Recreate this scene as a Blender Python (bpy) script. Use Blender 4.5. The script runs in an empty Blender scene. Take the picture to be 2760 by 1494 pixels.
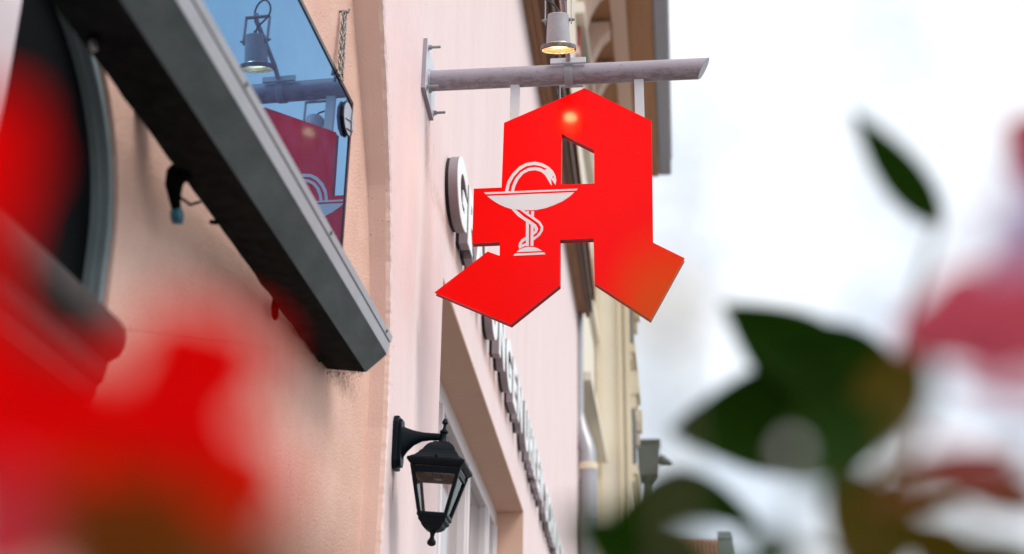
import bpy, bmesh, math, random
from mathutils import Vector, Matrix
from mathutils.geometry import tessellate_polygon
R = math.radians
random.seed(7)
sc = bpy.context.scene
col = sc.collection

# ---------------------------------------------------------------- camera
YAW, PITCH, ROLL = R(6.728), R(22.009), R(0.793)
CAM = Vector((0.85, 0.0, 1.6))
_h = Vector((-math.sin(YAW), math.cos(YAW), 0)); _r = Vector((math.cos(YAW), math.sin(YAW), 0)); _z = Vector((0, 0, 1))
_f = _h * math.cos(PITCH) + _z * math.sin(PITCH); _u = -_h * math.sin(PITCH) + _z * math.cos(PITCH)
_x = _r * math.cos(ROLL) + _u * math.sin(ROLL); _y = -_r * math.sin(ROLL) + _u * math.cos(ROLL)
cd = bpy.data.cameras.new('camera'); cam = bpy.data.objects.new('camera', cd); col.objects.link(cam)
cam.matrix_world = Matrix(((_x.x, _y.x, -_f.x, CAM.x), (_x.y, _y.y, -_f.y, CAM.y), (_x.z, _y.z, -_f.z, CAM.z), (0, 0, 0, 1)))
cd.sensor_width = 36; cd.sensor_fit = 'HORIZONTAL'; cd.lens = 3850 * 36 / 2760
cd.clip_start = 0.02; cd.clip_end = 3000
cd.dof.use_dof = True; cd.dof.focus_distance = 4.86; cd.dof.aperture_fstop = 2.5; cd.dof.aperture_blades = 0
sc.camera = cam

# ---------------------------------------------------------------- sky, sun, exposure
SUN_EL, SUN_AZ = R(52), R(118)          # high, from the street side behind the photographer
wd = bpy.data.worlds.new('World'); sc.world = wd; wd.use_nodes = True
wn = wd.node_tree.nodes; wl = wd.node_tree.links; wn.clear()
wo = wn.new('ShaderNodeOutputWorld'); bg1 = wn.new('ShaderNodeBackground'); bg2 = wn.new('ShaderNodeBackground'); mx = wn.new('ShaderNodeMixShader')
sk = wn.new('ShaderNodeTexSky'); sk.sky_type = 'NISHITA'; sk.sun_disc = False
sk.sun_elevation = SUN_EL; sk.sun_rotation = SUN_AZ; sk.air_density = 1; sk.dust_density = 2
bg1.inputs[1].default_value = 0.12; wl.new(sk.outputs[0], bg1.inputs[0])
bg2.inputs[0].default_value = (0.93, 0.965, 1.0, 1); bg2.inputs[1].default_value = 0.96     # bright cloud cover
tc = wn.new('ShaderNodeTexCoord'); nz = wn.new('ShaderNodeTexNoise'); nz.inputs['Scale'].default_value = 5.5; nz.inputs['Detail'].default_value = 5
wl.new(tc.outputs['Generated'], nz.inputs['Vector'])
mr = wn.new('ShaderNodeMapRange'); mr.inputs[1].default_value = 0.36; mr.inputs[2].default_value = 0.62; mr.inputs[3].default_value = 0.54; mr.inputs[4].default_value = 1.0
wl.new(nz.outputs[0], mr.inputs[0]); wl.new(mr.outputs[0], mx.inputs[0]); wl.new(bg1.outputs[0], mx.inputs[1]); wl.new(bg2.outputs[0], mx.inputs[2])
wl.new(mx.outputs[0], wo.inputs[0])
sd = bpy.data.lights.new('sun', 'SUN'); sun = bpy.data.objects.new('sun', sd); col.objects.link(sun)
sd.energy = 1.5; sd.angle = R(24); sd.color = (1.0, 0.95, 0.88)
_sv = Vector((math.sin(SUN_AZ) * math.cos(SUN_EL), math.cos(SUN_AZ) * math.cos(SUN_EL), math.sin(SUN_EL)))
sun.rotation_euler = _sv.to_track_quat('Z', 'Y').to_euler(); sun.location = (6, -6, 20)
sc.view_settings.view_transform = 'Standard'; sc.view_settings.look = 'None'
sc.view_settings.exposure = 0.48; sc.view_settings.gamma = 1.0; sc.view_settings.use_curve_mapping = False
sc.cycles.use_denoising = True
sc.cycles.max_bounces = 10; sc.cycles.transparent_max_bounces = 12; sc.cycles.sample_clamp_indirect = 6

# ---------------------------------------------------------------- materials
def mat(name, c, rough=0.6, metal=0.0, spec=0.5, c2=None, scale=20, amt=0.5, bump=0.0, bscale=200, stretch=(1, 1, 1),
        specks=None, speck_scale=60, speck_size=0.12, trans=None, stain=None, coat=0.0):
    """principled paint with noise variation, fine bump and dark specks, all in world metres"""
    m = bpy.data.materials.new(name); m.use_nodes = True
    nt = m.node_tree; n = nt.nodes; l = nt.links; b = n['Principled BSDF']
    b.inputs['Roughness'].default_value = rough; b.inputs['Metallic'].default_value = metal; b.inputs['Specular IOR Level'].default_value = spec
    if coat: b.inputs['Coat Weight'].default_value = coat; b.inputs['Coat Roughness'].default_value = 0.2
    b.inputs['Base Color'].default_value = (*c, 1)
    geo = n.new('ShaderNodeNewGeometry'); mp = n.new('ShaderNodeMapping'); mp.inputs['Scale'].default_value = stretch
    l.new(geo.outputs['Position'], mp.inputs['Vector'])
    cur = None
    if c2:
        t = n.new('ShaderNodeTexNoise'); t.inputs['Scale'].default_value = scale; t.inputs['Detail'].default_value = 6; t.inputs['Roughness'].default_value = 0.65
        l.new(mp.outputs[0], t.inputs['Vector'])
        r = n.new('ShaderNodeMapRange'); r.inputs[1].default_value = 0.5 - amt * 0.5; r.inputs[2].default_value = 0.5 + amt * 0.5
        l.new(t.outputs[0], r.inputs[0])
        x = n.new('ShaderNodeMix'); x.data_type = 'RGBA'; x.inputs[6].default_value = (*c, 1); x.inputs[7].default_value = (*c2, 1)
        l.new(r.outputs[0], x.inputs[0]); cur = x.outputs[2]
    if specks:
        v = n.new('ShaderNodeTexVoronoi'); v.inputs['Scale'].default_value = speck_scale; l.new(geo.outputs['Position'], v.inputs['Vector'])
        t2 = n.new('ShaderNodeTexNoise'); t2.inputs['Scale'].default_value = speck_scale * 0.13; t2.inputs['Detail'].default_value = 3; l.new(geo.outputs['Position'], t2.inputs['Vector'])
        r1 = n.new('ShaderNodeMapRange'); r1.inputs[1].default_value = speck_size; r1.inputs[2].default_value = speck_size * 0.6; l.new(v.outputs['Distance'], r1.inputs[0])
        r2 = n.new('ShaderNodeMapRange'); r2.inputs[1].default_value = 0.56; r2.inputs[2].default_value = 0.66; l.new(t2.outputs[0], r2.inputs[0])
        mu = n.new('ShaderNodeMath'); mu.operation = 'MULTIPLY'; l.new(r1.outputs[0], mu.inputs[0]); l.new(r2.outputs[0], mu.inputs[1])
        x = n.new('ShaderNodeMix'); x.data_type = 'RGBA'; x.inputs[6].default_value = (*c, 1); x.inputs[7].default_value = (*specks, 1)
        if cur: l.new(cur, x.inputs[6])
        l.new(mu.outputs[0], x.inputs[0]); cur = x.outputs[2]
    if stain:      # (centre, radius, colour): one grimy patch with broken edges
        for ctr, rad, sc_col in stain:
            vm = n.new('ShaderNodeVectorMath'); vm.operation = 'SUBTRACT'; l.new(geo.outputs['Position'], vm.inputs[0]); vm.inputs[1].default_value = ctr
            vs = n.new('ShaderNodeVectorMath'); vs.operation = 'DIVIDE'; l.new(vm.outputs[0], vs.inputs[0]); vs.inputs[1].default_value = rad
            ln = n.new('ShaderNodeVectorMath'); ln.operation = 'LENGTH'; l.new(vs.outputs[0], ln.inputs[0])
            t3 = n.new('ShaderNodeTexNoise'); t3.inputs['Scale'].default_value = 55; t3.inputs['Detail'].default_value = 8; t3.inputs['Roughness'].default_value = 0.8; l.new(geo.outputs['Position'], t3.inputs['Vector'])
            a1 = n.new('ShaderNodeMath'); a1.operation = 'MULTIPLY_ADD'; l.new(t3.outputs[0], a1.inputs[0]); a1.inputs[1].default_value = -2.2; l.new(ln.outputs['Value'], a1.inputs[2])
            r3 = n.new('ShaderNodeMapRange'); r3.inputs[1].default_value = -0.25; r3.inputs[2].default_value = -1.0; l.new(a1.outputs[0], r3.inputs[0])
            x = n.new('ShaderNodeMix'); x.data_type = 'RGBA'; x.inputs[6].default_value = (*c, 1); x.inputs[7].default_value = (*sc_col, 1)
            if cur: l.new(cur, x.inputs[6])
            l.new(r3.outputs[0], x.inputs[0]); cur = x.outputs[2]
    if cur: l.new(cur, b.inputs['Base Color'])
    if bump:
        t4 = n.new('ShaderNodeTexNoise'); t4.inputs['Scale'].default_value = bscale; t4.inputs['Detail'].default_value = 5; t4.inputs['Roughness'].default_value = 0.6
        l.new(mp.outputs[0], t4.inputs['Vector'])
        bp = n.new('ShaderNodeBump'); bp.inputs['Strength'].default_value = 1.0; bp.inputs['Distance'].default_value = bump; l.new(t4.outputs[0], bp.inputs['Height']); l.new(bp.outputs[0], b.inputs['Normal'])
    if trans:
        tr = n.new('ShaderNodeBsdfTranslucent'); tr.inputs[0].default_value = (*trans, 1); ms = n.new('ShaderNodeMixShader'); ms.inputs[0].default_value = 0.6
        out = n['Material Output']; l.new(b.outputs[0], ms.inputs[1]); l.new(tr.outputs[0], ms.inputs[2]); l.new(ms.outputs[0], out.inputs[0])
    return m

def edge_tint(m, c): m.node_tree.nodes['Principled BSDF'].inputs['Specular Tint'].default_value = (*c, 1)
def glass(name, tint=(1, 1, 1), rough=0.02):
    m = bpy.data.materials.new(name); m.use_nodes = True; n = m.node_tree.nodes; l = m.node_tree.links; n.clear()
    o = n.new('ShaderNodeOutputMaterial'); t = n.new('ShaderNodeBsdfTransparent'); t.inputs[0].default_value = (*tint, 1)
    g = n.new('ShaderNodeBsdfGlossy'); g.inputs['Roughness'].default_value = rough; fr = n.new('ShaderNodeFresnel'); fr.inputs[0].default_value = 1.45; x = n.new('ShaderNodeMixShader')
    l.new(fr.outputs[0], x.inputs[0]); l.new(t.outputs[0], x.inputs[1]); l.new(g.outputs[0], x.inputs[2]); l.new(x.outputs[0], o.inputs[0]); return m

def emit(name, c, s):
    m = bpy.data.materials.new(name); m.use_nodes = True; n = m.node_tree.nodes; l = m.node_tree.links; n.clear()
    o = n.new('ShaderNodeOutputMaterial'); e = n.new('ShaderNodeEmission'); e.inputs[0].default_value = (*c, 1); e.inputs[1].default_value = s; l.new(e.outputs[0], o.inputs[0]); return m

M = dict(
    pink=mat('pink_render', (0.79, 0.625, 0.615), 0.75, spec=0.5, c2=(0.86, 0.705, 0.70), scale=3.5, amt=0.45, bump=0.004, bscale=60, stretch=(1, 1, 0.25), specks=(0.25, 0.15, 0.12), speck_scale=45, speck_size=0.07,
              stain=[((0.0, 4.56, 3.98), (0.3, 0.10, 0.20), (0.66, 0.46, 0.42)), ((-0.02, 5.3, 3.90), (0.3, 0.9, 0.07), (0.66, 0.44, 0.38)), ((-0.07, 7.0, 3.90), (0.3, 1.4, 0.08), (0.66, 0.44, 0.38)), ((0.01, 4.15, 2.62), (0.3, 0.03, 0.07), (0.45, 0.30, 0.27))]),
    beige=mat('salmon_plaster', (0.68, 0.415, 0.325), 0.85, c2=(0.81, 0.55, 0.46), scale=6, amt=0.55, bump=0.0042, bscale=130, specks=(0.12, 0.07, 0.05), speck_scale=50, speck_size=0.08,
              stain=[((-0.068, 3.70, 2.838), (0.2, 0.24, 0.075), (0.30, 0.19, 0.14))]),
    edge=mat('chipped_plaster', (0.75, 0.53, 0.45), 0.85, c2=(0.80, 0.59, 0.52), scale=12, amt=0.7, bump=0.0012, bscale=130, specks=(0.22, 0.11, 0.08), speck_scale=60, speck_size=0.14),
    soffit=mat('salmon_soffit', (0.72, 0.46, 0.34), 0.85, c2=(0.77, 0.52, 0.40), scale=5, amt=0.6, bump=0.003, bscale=150),
    ground=mat('paving', (0.13, 0.125, 0.12), 0.9, c2=(0.19, 0.18, 0.17), scale=1.5, amt=0.6),
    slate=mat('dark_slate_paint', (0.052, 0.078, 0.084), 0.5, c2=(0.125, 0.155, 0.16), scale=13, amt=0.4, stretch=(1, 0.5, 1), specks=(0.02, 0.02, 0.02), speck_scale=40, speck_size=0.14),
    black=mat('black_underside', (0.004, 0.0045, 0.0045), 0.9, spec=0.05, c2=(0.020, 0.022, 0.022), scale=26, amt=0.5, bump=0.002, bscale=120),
    lip=mat('light_grey_lip', (0.42, 0.43, 0.47), 0.45, c2=(0.34, 0.35, 0.38), scale=14, amt=0.7, specks=(0.1, 0.1, 0.1), speck_scale=60, speck_size=0.1),
    gap=mat('shadow_gap', (0.006, 0.006, 0.007), 0.7),
    pole=mat('mauve_grey_paint', (0.36, 0.325, 0.385), 0.45, c2=(0.30, 0.27, 0.32), scale=18, amt=0.6, specks=(0.06, 0.045, 0.035), speck_scale=70, speck_size=0.16),
    grime=mat('grime', (0.17, 0.14, 0.145), 0.9, c2=(0.10, 0.08, 0.075), scale=60, amt=0.6),
    grimefleck=mat('soot_flecks', (0.04, 0.028, 0.02), 0.9),
    peel=mat('peeled_paint', (0.36, 0.23, 0.19), 0.9),
    steel=mat('zinc_bolt', (0.42, 0.45, 0.47), 0.4, metal=0.8, c2=(0.2, 0.2, 0.2), scale=150, amt=0.7),
    plate=mat('grey_plate', (0.62, 0.65, 0.71), 0.4, c2=(0.54, 0.56, 0.61), scale=30, amt=0.6),
    red=mat('red_acrylic', (0.98, 0.0, 0.0), 0.13, spec=0.13, c2=(0.92, 0.0, 0.0), scale=5, amt=0.5, specks=(0.85, 0.30, 0.26), speck_scale=38, speck_size=0.045),
    redside=mat('crimson_edge', (0.30, 0.008, 0.03), 0.5, c2=(0.16, 0.008, 0.02), scale=60, amt=0.8),
    white=mat('white_vinyl', (0.71, 0.72, 0.77), 0.5),
    lamp=mat('grey_lamp_paint', (0.46, 0.455, 0.50), 0.5, c2=(0.36, 0.35, 0.38), scale=40, amt=0.7, specks=(0.05, 0.04, 0.035), speck_scale=220, speck_size=0.28),
    flange=mat('dirty_lamp_rim', (0.30, 0.28, 0.29), 0.7, c2=(0.035, 0.028, 0.025), scale=90, amt=0.45),
    cable=mat('black_cable', (0.012, 0.014, 0.018), 0.5),
    bulb=emit('lamp_glow', (1.0, 0.58, 0.24), 95),
    reflector=mat('lamp_reflector', (0.75, 0.66, 0.5), 0.25, metal=0.9),
    iron=mat('black_cast_metal', (0.004, 0.008, 0.012), 0.42, spec=0.09, c2=(0.005, 0.010, 0.015), scale=60, amt=0.6, specks=(0.12, 0.12, 0.12), speck_scale=150, speck_size=0.07),
    pane=glass('lantern_glass', (0.99, 0.985, 0.985)),
    mirror=mat('blue_black_glass', (0.13, 0.30, 0.46), 0.02, metal=1.0, c2=(0.115, 0.28, 0.44), scale=30, amt=0.8),
    bezel=mat('black_bezel', (0.008, 0.008, 0.009), 0.3),
    disc=mat('pale_disc', (0.34, 0.42, 0.52), 0.3),
    chain=mat('galvanised_chain', (0.30, 0.30, 0.30), 0.45, metal=0.7, c2=(0.10, 0.09, 0.08), scale=120, amt=0.7),
    letter=mat('letter_white_acrylic', (0.86, 0.90, 0.90), 0.35),
    lreturn=mat('mauve_letter_side', (0.235, 0.195, 0.22), 0.5, c2=(0.30, 0.255, 0.275), scale=25, amt=0.8, specks=(0.4, 0.38, 0.38), speck_scale=120, speck_size=0.1),
    frame=mat('white_window_paint', (0.84, 0.80, 0.82), 0.5, c2=(0.79, 0.74, 0.76), scale=8),
    wglass=mat('shop_window_glass', (0.30, 0.25, 0.25), 0.05, spec=0.6),
    gframe=mat('grey_green_frame', (0.17, 0.215, 0.23), 0.55, c2=(0.14, 0.18, 0.19), scale=15, specks=(0.05, 0.05, 0.05), speck_scale=90, speck_size=0.1),
    dglass=mat('dark_window_glass', (0.004, 0.005, 0.006), 0.5, spec=0.02),
    paleboard=mat('pale_panel', (0.86, 0.76, 0.82), 0.8),
    sill=mat('grey_sill_paint', (0.065, 0.055, 0.052), 0.8, spec=0.1, c2=(0.04, 0.036, 0.034), scale=20, bump=0.001, bscale=120),
    wood=mat('brown_eave_wood', (0.48, 0.26, 0.14), 0.7, c2=(0.34, 0.17, 0.085), scale=3, amt=0.5, stretch=(6, 0.3, 6)),
    wooddark=mat('dark_eave_wood', (0.13, 0.06, 0.028), 0.7, c2=(0.08, 0.035, 0.015), scale=3, amt=0.5, stretch=(6, 0.3, 6)),
    zinc=mat('zinc_pipe', (0.40, 0.41, 0.43), 0.38, metal=0.35, c2=(0.33, 0.33, 0.36), scale=2, amt=0.6),
    cream=mat('cream_stucco', (0.76, 0.69, 0.55), 0.85, c2=(0.70, 0.61, 0.45), scale=1.2, amt=0.6, bump=0.01, bscale=8),
    cream2=mat('pale_cream_stucco', (0.83, 0.78, 0.68), 0.85, c2=(0.77, 0.70, 0.57), scale=1.5, amt=0.6),
    rosy=mat('rosy_corbel', (0.72, 0.52, 0.43), 0.85),
    darkwin=mat('dark_opening', (0.04, 0.032, 0.026), 0.5),
    redshut=mat('red_shutter', (0.36, 0.04, 0.03), 0.6),
    gutter=mat('blue_grey_gutter', (0.34, 0.36, 0.44), 0.45),
    hopper=mat('green_grey_lead', (0.085, 0.105, 0.095), 0.55, c2=(0.12, 0.14, 0.13), scale=5),
    tile=mat('clay_tile', (0.42, 0.17, 0.09), 0.8, c2=(0.20, 0.11, 0.07), scale=2.5, amt=0.5),
    farwall=mat('far_render', (0.5, 0.45, 0.38), 0.8),
    chimney=mat('grey_chimney', (0.19, 0.23, 0.225), 0.7, c2=(0.26, 0.29, 0.28), scale=3),
    hook=mat('black_hook', (0.002, 0.002, 0.002), 0.8, spec=0.05),
    blue=mat('cyan_plastic', (0.015, 0.20, 0.30), 0.3, c2=(0.005, 0.03, 0.05), scale=70, amt=0.4),
    leaf=mat('leaf', (0.030, 0.085, 0.006), 0.6, spec=0.12, c2=(0.022, 0.06, 0.004), scale=60, trans=(0.06, 0.17, 0.004)),
    olive=mat('olive_leaf', (0.11, 0.09, 0.008), 0.6, spec=0.12, trans=(0.26, 0.21, 0.008)),
    paleleaf=mat('pale_leaf', (0.30, 0.28, 0.02), 0.5, trans=(0.75, 0.52, 0.03)),
    palepetal=mat('pale_petal', (0.62, 0.56, 0.74), 0.6, trans=(0.78, 0.72, 0.92)),
    brown=mat('bracts', (0.25, 0.12, 0.05), 0.6, spec=0.12, trans=(0.45, 0.22, 0.08)),
    brownleaf=mat('brown_leaf', (0.20, 0.085, 0.015), 0.6, spec=0.1, trans=(0.42, 0.18, 0.02)),
    petal=mat('red_petal', (0.90, 0.004, 0.006), 0.6, spec=0.06, trans=(1.0, 0.006, 0.008)),
    petal2=mat('deep_red_petal', (0.30, 0.05, 0.008), 0.6, spec=0.15, trans=(0.45, 0.08, 0.005)),
    pinkpetal=mat('pink_petal', (0.80, 0.07, 0.15), 0.5, trans=(0.9, 0.12, 0.2)),
    rosepetal=mat('rose_petal', (0.56, 0.13, 0.20), 0.6, spec=0.12, trans=(0.80, 0.30, 0.38)),
    stem=mat('stem', (0.13, 0.12, 0.06), 0.6),
    soil=mat('soil', (0.03, 0.02, 0.014), 0.95),
    clay=mat('planter_stone', (0.24, 0.2, 0.17), 0.85, c2=(0.3, 0.26, 0.22), scale=12),
)

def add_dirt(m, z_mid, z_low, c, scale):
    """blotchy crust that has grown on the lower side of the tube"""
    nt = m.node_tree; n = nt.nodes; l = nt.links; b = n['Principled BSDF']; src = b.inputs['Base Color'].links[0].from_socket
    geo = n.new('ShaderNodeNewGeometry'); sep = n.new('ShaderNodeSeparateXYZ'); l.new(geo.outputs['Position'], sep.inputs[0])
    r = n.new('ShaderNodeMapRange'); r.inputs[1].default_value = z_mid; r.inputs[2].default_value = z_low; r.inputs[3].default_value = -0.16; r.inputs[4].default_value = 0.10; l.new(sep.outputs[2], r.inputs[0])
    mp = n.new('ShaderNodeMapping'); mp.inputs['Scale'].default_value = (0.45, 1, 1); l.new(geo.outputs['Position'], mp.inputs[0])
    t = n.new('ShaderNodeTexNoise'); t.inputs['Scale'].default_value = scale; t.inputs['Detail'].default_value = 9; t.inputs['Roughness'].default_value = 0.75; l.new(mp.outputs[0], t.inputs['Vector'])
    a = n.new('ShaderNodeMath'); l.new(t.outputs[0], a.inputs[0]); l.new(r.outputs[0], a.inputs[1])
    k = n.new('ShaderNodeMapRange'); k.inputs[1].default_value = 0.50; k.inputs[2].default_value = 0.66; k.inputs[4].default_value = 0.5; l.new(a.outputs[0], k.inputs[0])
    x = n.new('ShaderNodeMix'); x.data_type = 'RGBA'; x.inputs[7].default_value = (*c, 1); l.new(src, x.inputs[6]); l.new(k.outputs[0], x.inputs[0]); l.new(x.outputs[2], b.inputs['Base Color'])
edge_tint(M['mirror'], (0.68, 0.82, 0.95))
def haze_film(m, c, f):  # mixes the reflection's bluish haze in as a patchy diffuse colour
    nt = m.node_tree; out = nt.nodes['Material Output']; d = nt.nodes.new('ShaderNodeBsdfDiffuse'); d.inputs[0].default_value = (*c, 1); x = nt.nodes.new('ShaderNodeMixShader')
    t = nt.nodes.new('ShaderNodeTexNoise'); t.inputs['Scale'].default_value = 14; t.inputs['Detail'].default_value = 7; g = nt.nodes.new('ShaderNodeNewGeometry'); nt.links.new(g.outputs['Position'], t.inputs['Vector'])
    r = nt.nodes.new('ShaderNodeMapRange'); r.inputs[1].default_value = 0.35; r.inputs[2].default_value = 0.7; r.inputs[3].default_value = f * 0.8; r.inputs[4].default_value = f * 1.5; nt.links.new(t.outputs[0], r.inputs[0]); nt.links.new(r.outputs[0], x.inputs[0])
    nt.links.new(nt.nodes['Principled BSDF'].outputs[0], x.inputs[1]); nt.links.new(d.outputs[0], x.inputs[2]); nt.links.new(x.outputs[0], out.inputs[0])
haze_film(M['mirror'], (0.20, 0.20, 0.42), 0.14)
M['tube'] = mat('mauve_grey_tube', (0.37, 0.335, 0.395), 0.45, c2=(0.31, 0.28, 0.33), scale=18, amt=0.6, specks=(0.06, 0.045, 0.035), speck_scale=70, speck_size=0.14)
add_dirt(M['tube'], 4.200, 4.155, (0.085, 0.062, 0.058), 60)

# ---------------------------------------------------------------- mesh helpers
class MB:
    def __init__(s): s.v = []; s.f = []
    def add(s, vs, fs):
        k = len(s.v); s.v += [tuple(v) for v in vs]; s.f += [tuple(i + k for i in f) for f in fs]; return s
    def box(s, a, b):
        x0, y0, z0 = a; x1, y1, z1 = b
        return s.add([(x0, y0, z0), (x1, y0, z0), (x1, y1, z0), (x0, y1, z0), (x0, y0, z1), (x1, y0, z1), (x1, y1, z1), (x0, y1, z1)],
                     [(0, 3, 2, 1), (4, 5, 6, 7), (0, 1, 5, 4), (1, 2, 6, 5), (2, 3, 7, 6), (3, 0, 4, 7)])
    def hexa(s, p):      # eight corners, bottom four then top four
        return s.add(p, [(0, 3, 2, 1), (4, 5, 6, 7), (0, 1, 5, 4), (1, 2, 6, 5), (2, 3, 7, 6), (3, 0, 4, 7)])
    def prism(s, loops, to3, w0, w1):
        """extrude a 2-D polygon (with holes) between w0 and w1"""
        flat = [p for lp in loops for p in lp]; n = len(flat)
        tri = tessellate_polygon([[Vector((p[0], p[1], 0)) for p in lp] for lp in loops])
        vs = [to3(p[0], p[1], w0) for p in flat] + [to3(p[0], p[1], w1) for p in flat]
        fs = [tuple(t) for t in tri] + [tuple(i + n for i in reversed(t)) for t in tri]
        k = 0
        for lp in loops:
            m = len(lp)
            for i in range(m): j = (i + 1) % m; fs.append((k + i, k + j, n + k + j, n + k + i))
            k += m
        return s.add(vs, fs)
    def tube(s, pts, rad, seg=12, cap=True):
        pts = [Vector(p) for p in pts]; rads = rad if isinstance(rad, (list, tuple)) else [rad] * len(pts)
        t0 = (pts[1] - pts[0]).normalized(); up = Vector((0, 0, 1)) if abs(t0.z) < 0.9 else Vector((1, 0, 0))
        a = t0.cross(up).normalized(); vs = []; n = len(pts)
        for i, p in enumerate(pts):
            t = (pts[min(i + 1, n - 1)] - pts[max(i - 1, 0)]).normalized(); a = (a - t * a.dot(t)).normalized(); b = t.cross(a)
            for k in range(seg): an = 2 * math.pi * k / seg; vs.append(p + (a * math.cos(an) + b * math.sin(an)) * rads[i])
        fs = [(i * seg + k, i * seg + (k + 1) % seg, (i + 1) * seg + (k + 1) % seg, (i + 1) * seg + k) for i in range(n - 1) for k in range(seg)]
        if cap: fs += [tuple(reversed(range(seg))), tuple(range((n - 1) * seg, n * seg))]
        return s.add(vs, fs)
    def lathe(s, prof, base, axis, seg=24):
        """prof: (radius, height along axis)"""
        ax = Vector(axis).normalized(); up = Vector((1, 0, 0)) if abs(ax.x) < 0.9 else Vector((0, 1, 0))
        a = ax.cross(up).normalized(); b = ax.cross(a); base = Vector(base); vs = []
        for r, h in prof:
            for k in range(seg): an = 2 * math.pi * k / seg; vs.append(base + ax * h + (a * math.cos(an) + b * math.sin(an)) * max(r, 1e-5))
        n = len(prof)
        return s.add(vs, [(i * seg + k, i * seg + (k + 1) % seg, (i + 1) * seg + (k + 1) % seg, (i + 1) * seg + k) for i in range(n - 1) for k in range(seg)])

def build(name, mb, m, parent=None, smooth=False, bevel=0.0):
    me = bpy.data.meshes.new(name); off = Vector((0, 0, 0)); p = parent
    while p: off += p.location; p = p.parent
    me.from_pydata([tuple(Vector(v) - off) for v in mb.v], [], mb.f); me.update()
    bm = bmesh.new(); bm.from_mesh(me)
    bmesh.ops.recalc_face_normals(bm, faces=bm.faces)
    if bevel:
        bmesh.ops.remove_doubles(bm, verts=bm.verts, dist=1e-6)
        ed = [e for e in bm.edges if len(e.link_faces) == 2 and e.calc_face_angle(0) > 0.5]
        bmesh.ops.bevel(bm, geom=ed, offset=bevel, segments=2, affect='EDGES', profile=0.6)
    bm.to_mesh(me); bm.free()
    if smooth:
        for p_ in me.polygons: p_.use_smooth = True
        try: me.set_sharp_from_angle(angle=R(38))
        except Exception: pass
    me.materials.append(M[m]); o = bpy.data.objects.new(name, me); col.objects.link(o)
    if parent: o.parent = parent
    return o
def thing(name, label, cat, loc=(0, 0, 0), group=None):
    o = bpy.data.objects.new(name, None); col.objects.link(o); o.location = loc; o['label'] = label; o['category'] = cat
    o.empty_display_size = 0.1
    if group: o['group'] = group
    return o
def tag(o, label, cat, group=None):
    o['label'] = label; o['category'] = cat
    if group: o['group'] = group
    return o

# two slightly skewed facade planes: (metres along, metres out, height) -> world
def frame(a, ox, oy):
    a = R(a); t = Vector((-math.sin(a), math.cos(a), 0)); n = Vector((math.cos(a), math.sin(a), 0)); o = Vector((ox, oy, 0))
    return lambda s, w, z: o + t * s + n * w + Vector((0, 0, z))
PK = frame(1.6, 0.0, 4.451)        # pink front
BG = frame(-2.8, -0.057, 3.95)     # salmon shop front, set back

LEFT_BLADES = [
    ('petal', (0.7147, 0.2384, 1.6954), (0.7295, 0.2162, 1.7276), 0.0236, 'red'),
    ('petal', (0.7097, 0.2467, 1.7004), (0.7271, 0.252, 1.6656), 0.0299, 'red'),
    ('petal', (0.7021, 0.2353, 1.6994), (0.726, 0.2386, 1.6984), 0.0346, 'red'),
    ('petal', (0.7564, 0.2533, 1.6709), (0.7647, 0.2446, 1.6947), 0.0338, 'red'),
    ('petal', (0.753, 0.2616, 1.6764), (0.7194, 0.2455, 1.6795), 0.0253, 'red'),
    ('petal', (0.7496, 0.2703, 1.6806), (0.7699, 0.2796, 1.6637), 0.0226, 'red'),
    ('petal', (0.7453, 0.2802, 1.6819), (0.7187, 0.272, 1.6675), 0.0214, 'red'),
    ('petal', (0.7303, 0.3181, 1.691), (0.7211, 0.3271, 1.6663), 0.0341, 'redbrown'),
    ('petal', (0.7252, 0.2504, 1.6423), (0.7331, 0.2429, 1.6632), 0.0232, 'pink'),
    ('leaf', (0.7778, 0.2171, 1.6328), (0.7504, 0.2063, 1.6512), 0.0159, 'brownleaf'),
    ('petal', (0.753, 0.2418, 1.6449), (0.7534, 0.225, 1.6597), 0.0164, 'redbrown'),
    ('leaf', (0.8008, 0.2094, 1.6316), (0.7793, 0.1909, 1.6442), 0.0148, 'brownleaf'),
    ('leaf', (0.7777, 0.2467, 1.64), (0.7367, 0.236, 1.6543), 0.0230, 'brownleaf'),
    ('leaf', (0.7046, 0.2756, 1.6813), (0.7123, 0.2846, 1.6613), 0.0150, 'green'),
    ('leaf', (0.7739, 0.2376, 1.6346), (0.7436, 0.2301, 1.6441), 0.0174, 'brownleaf'),
]
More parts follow.
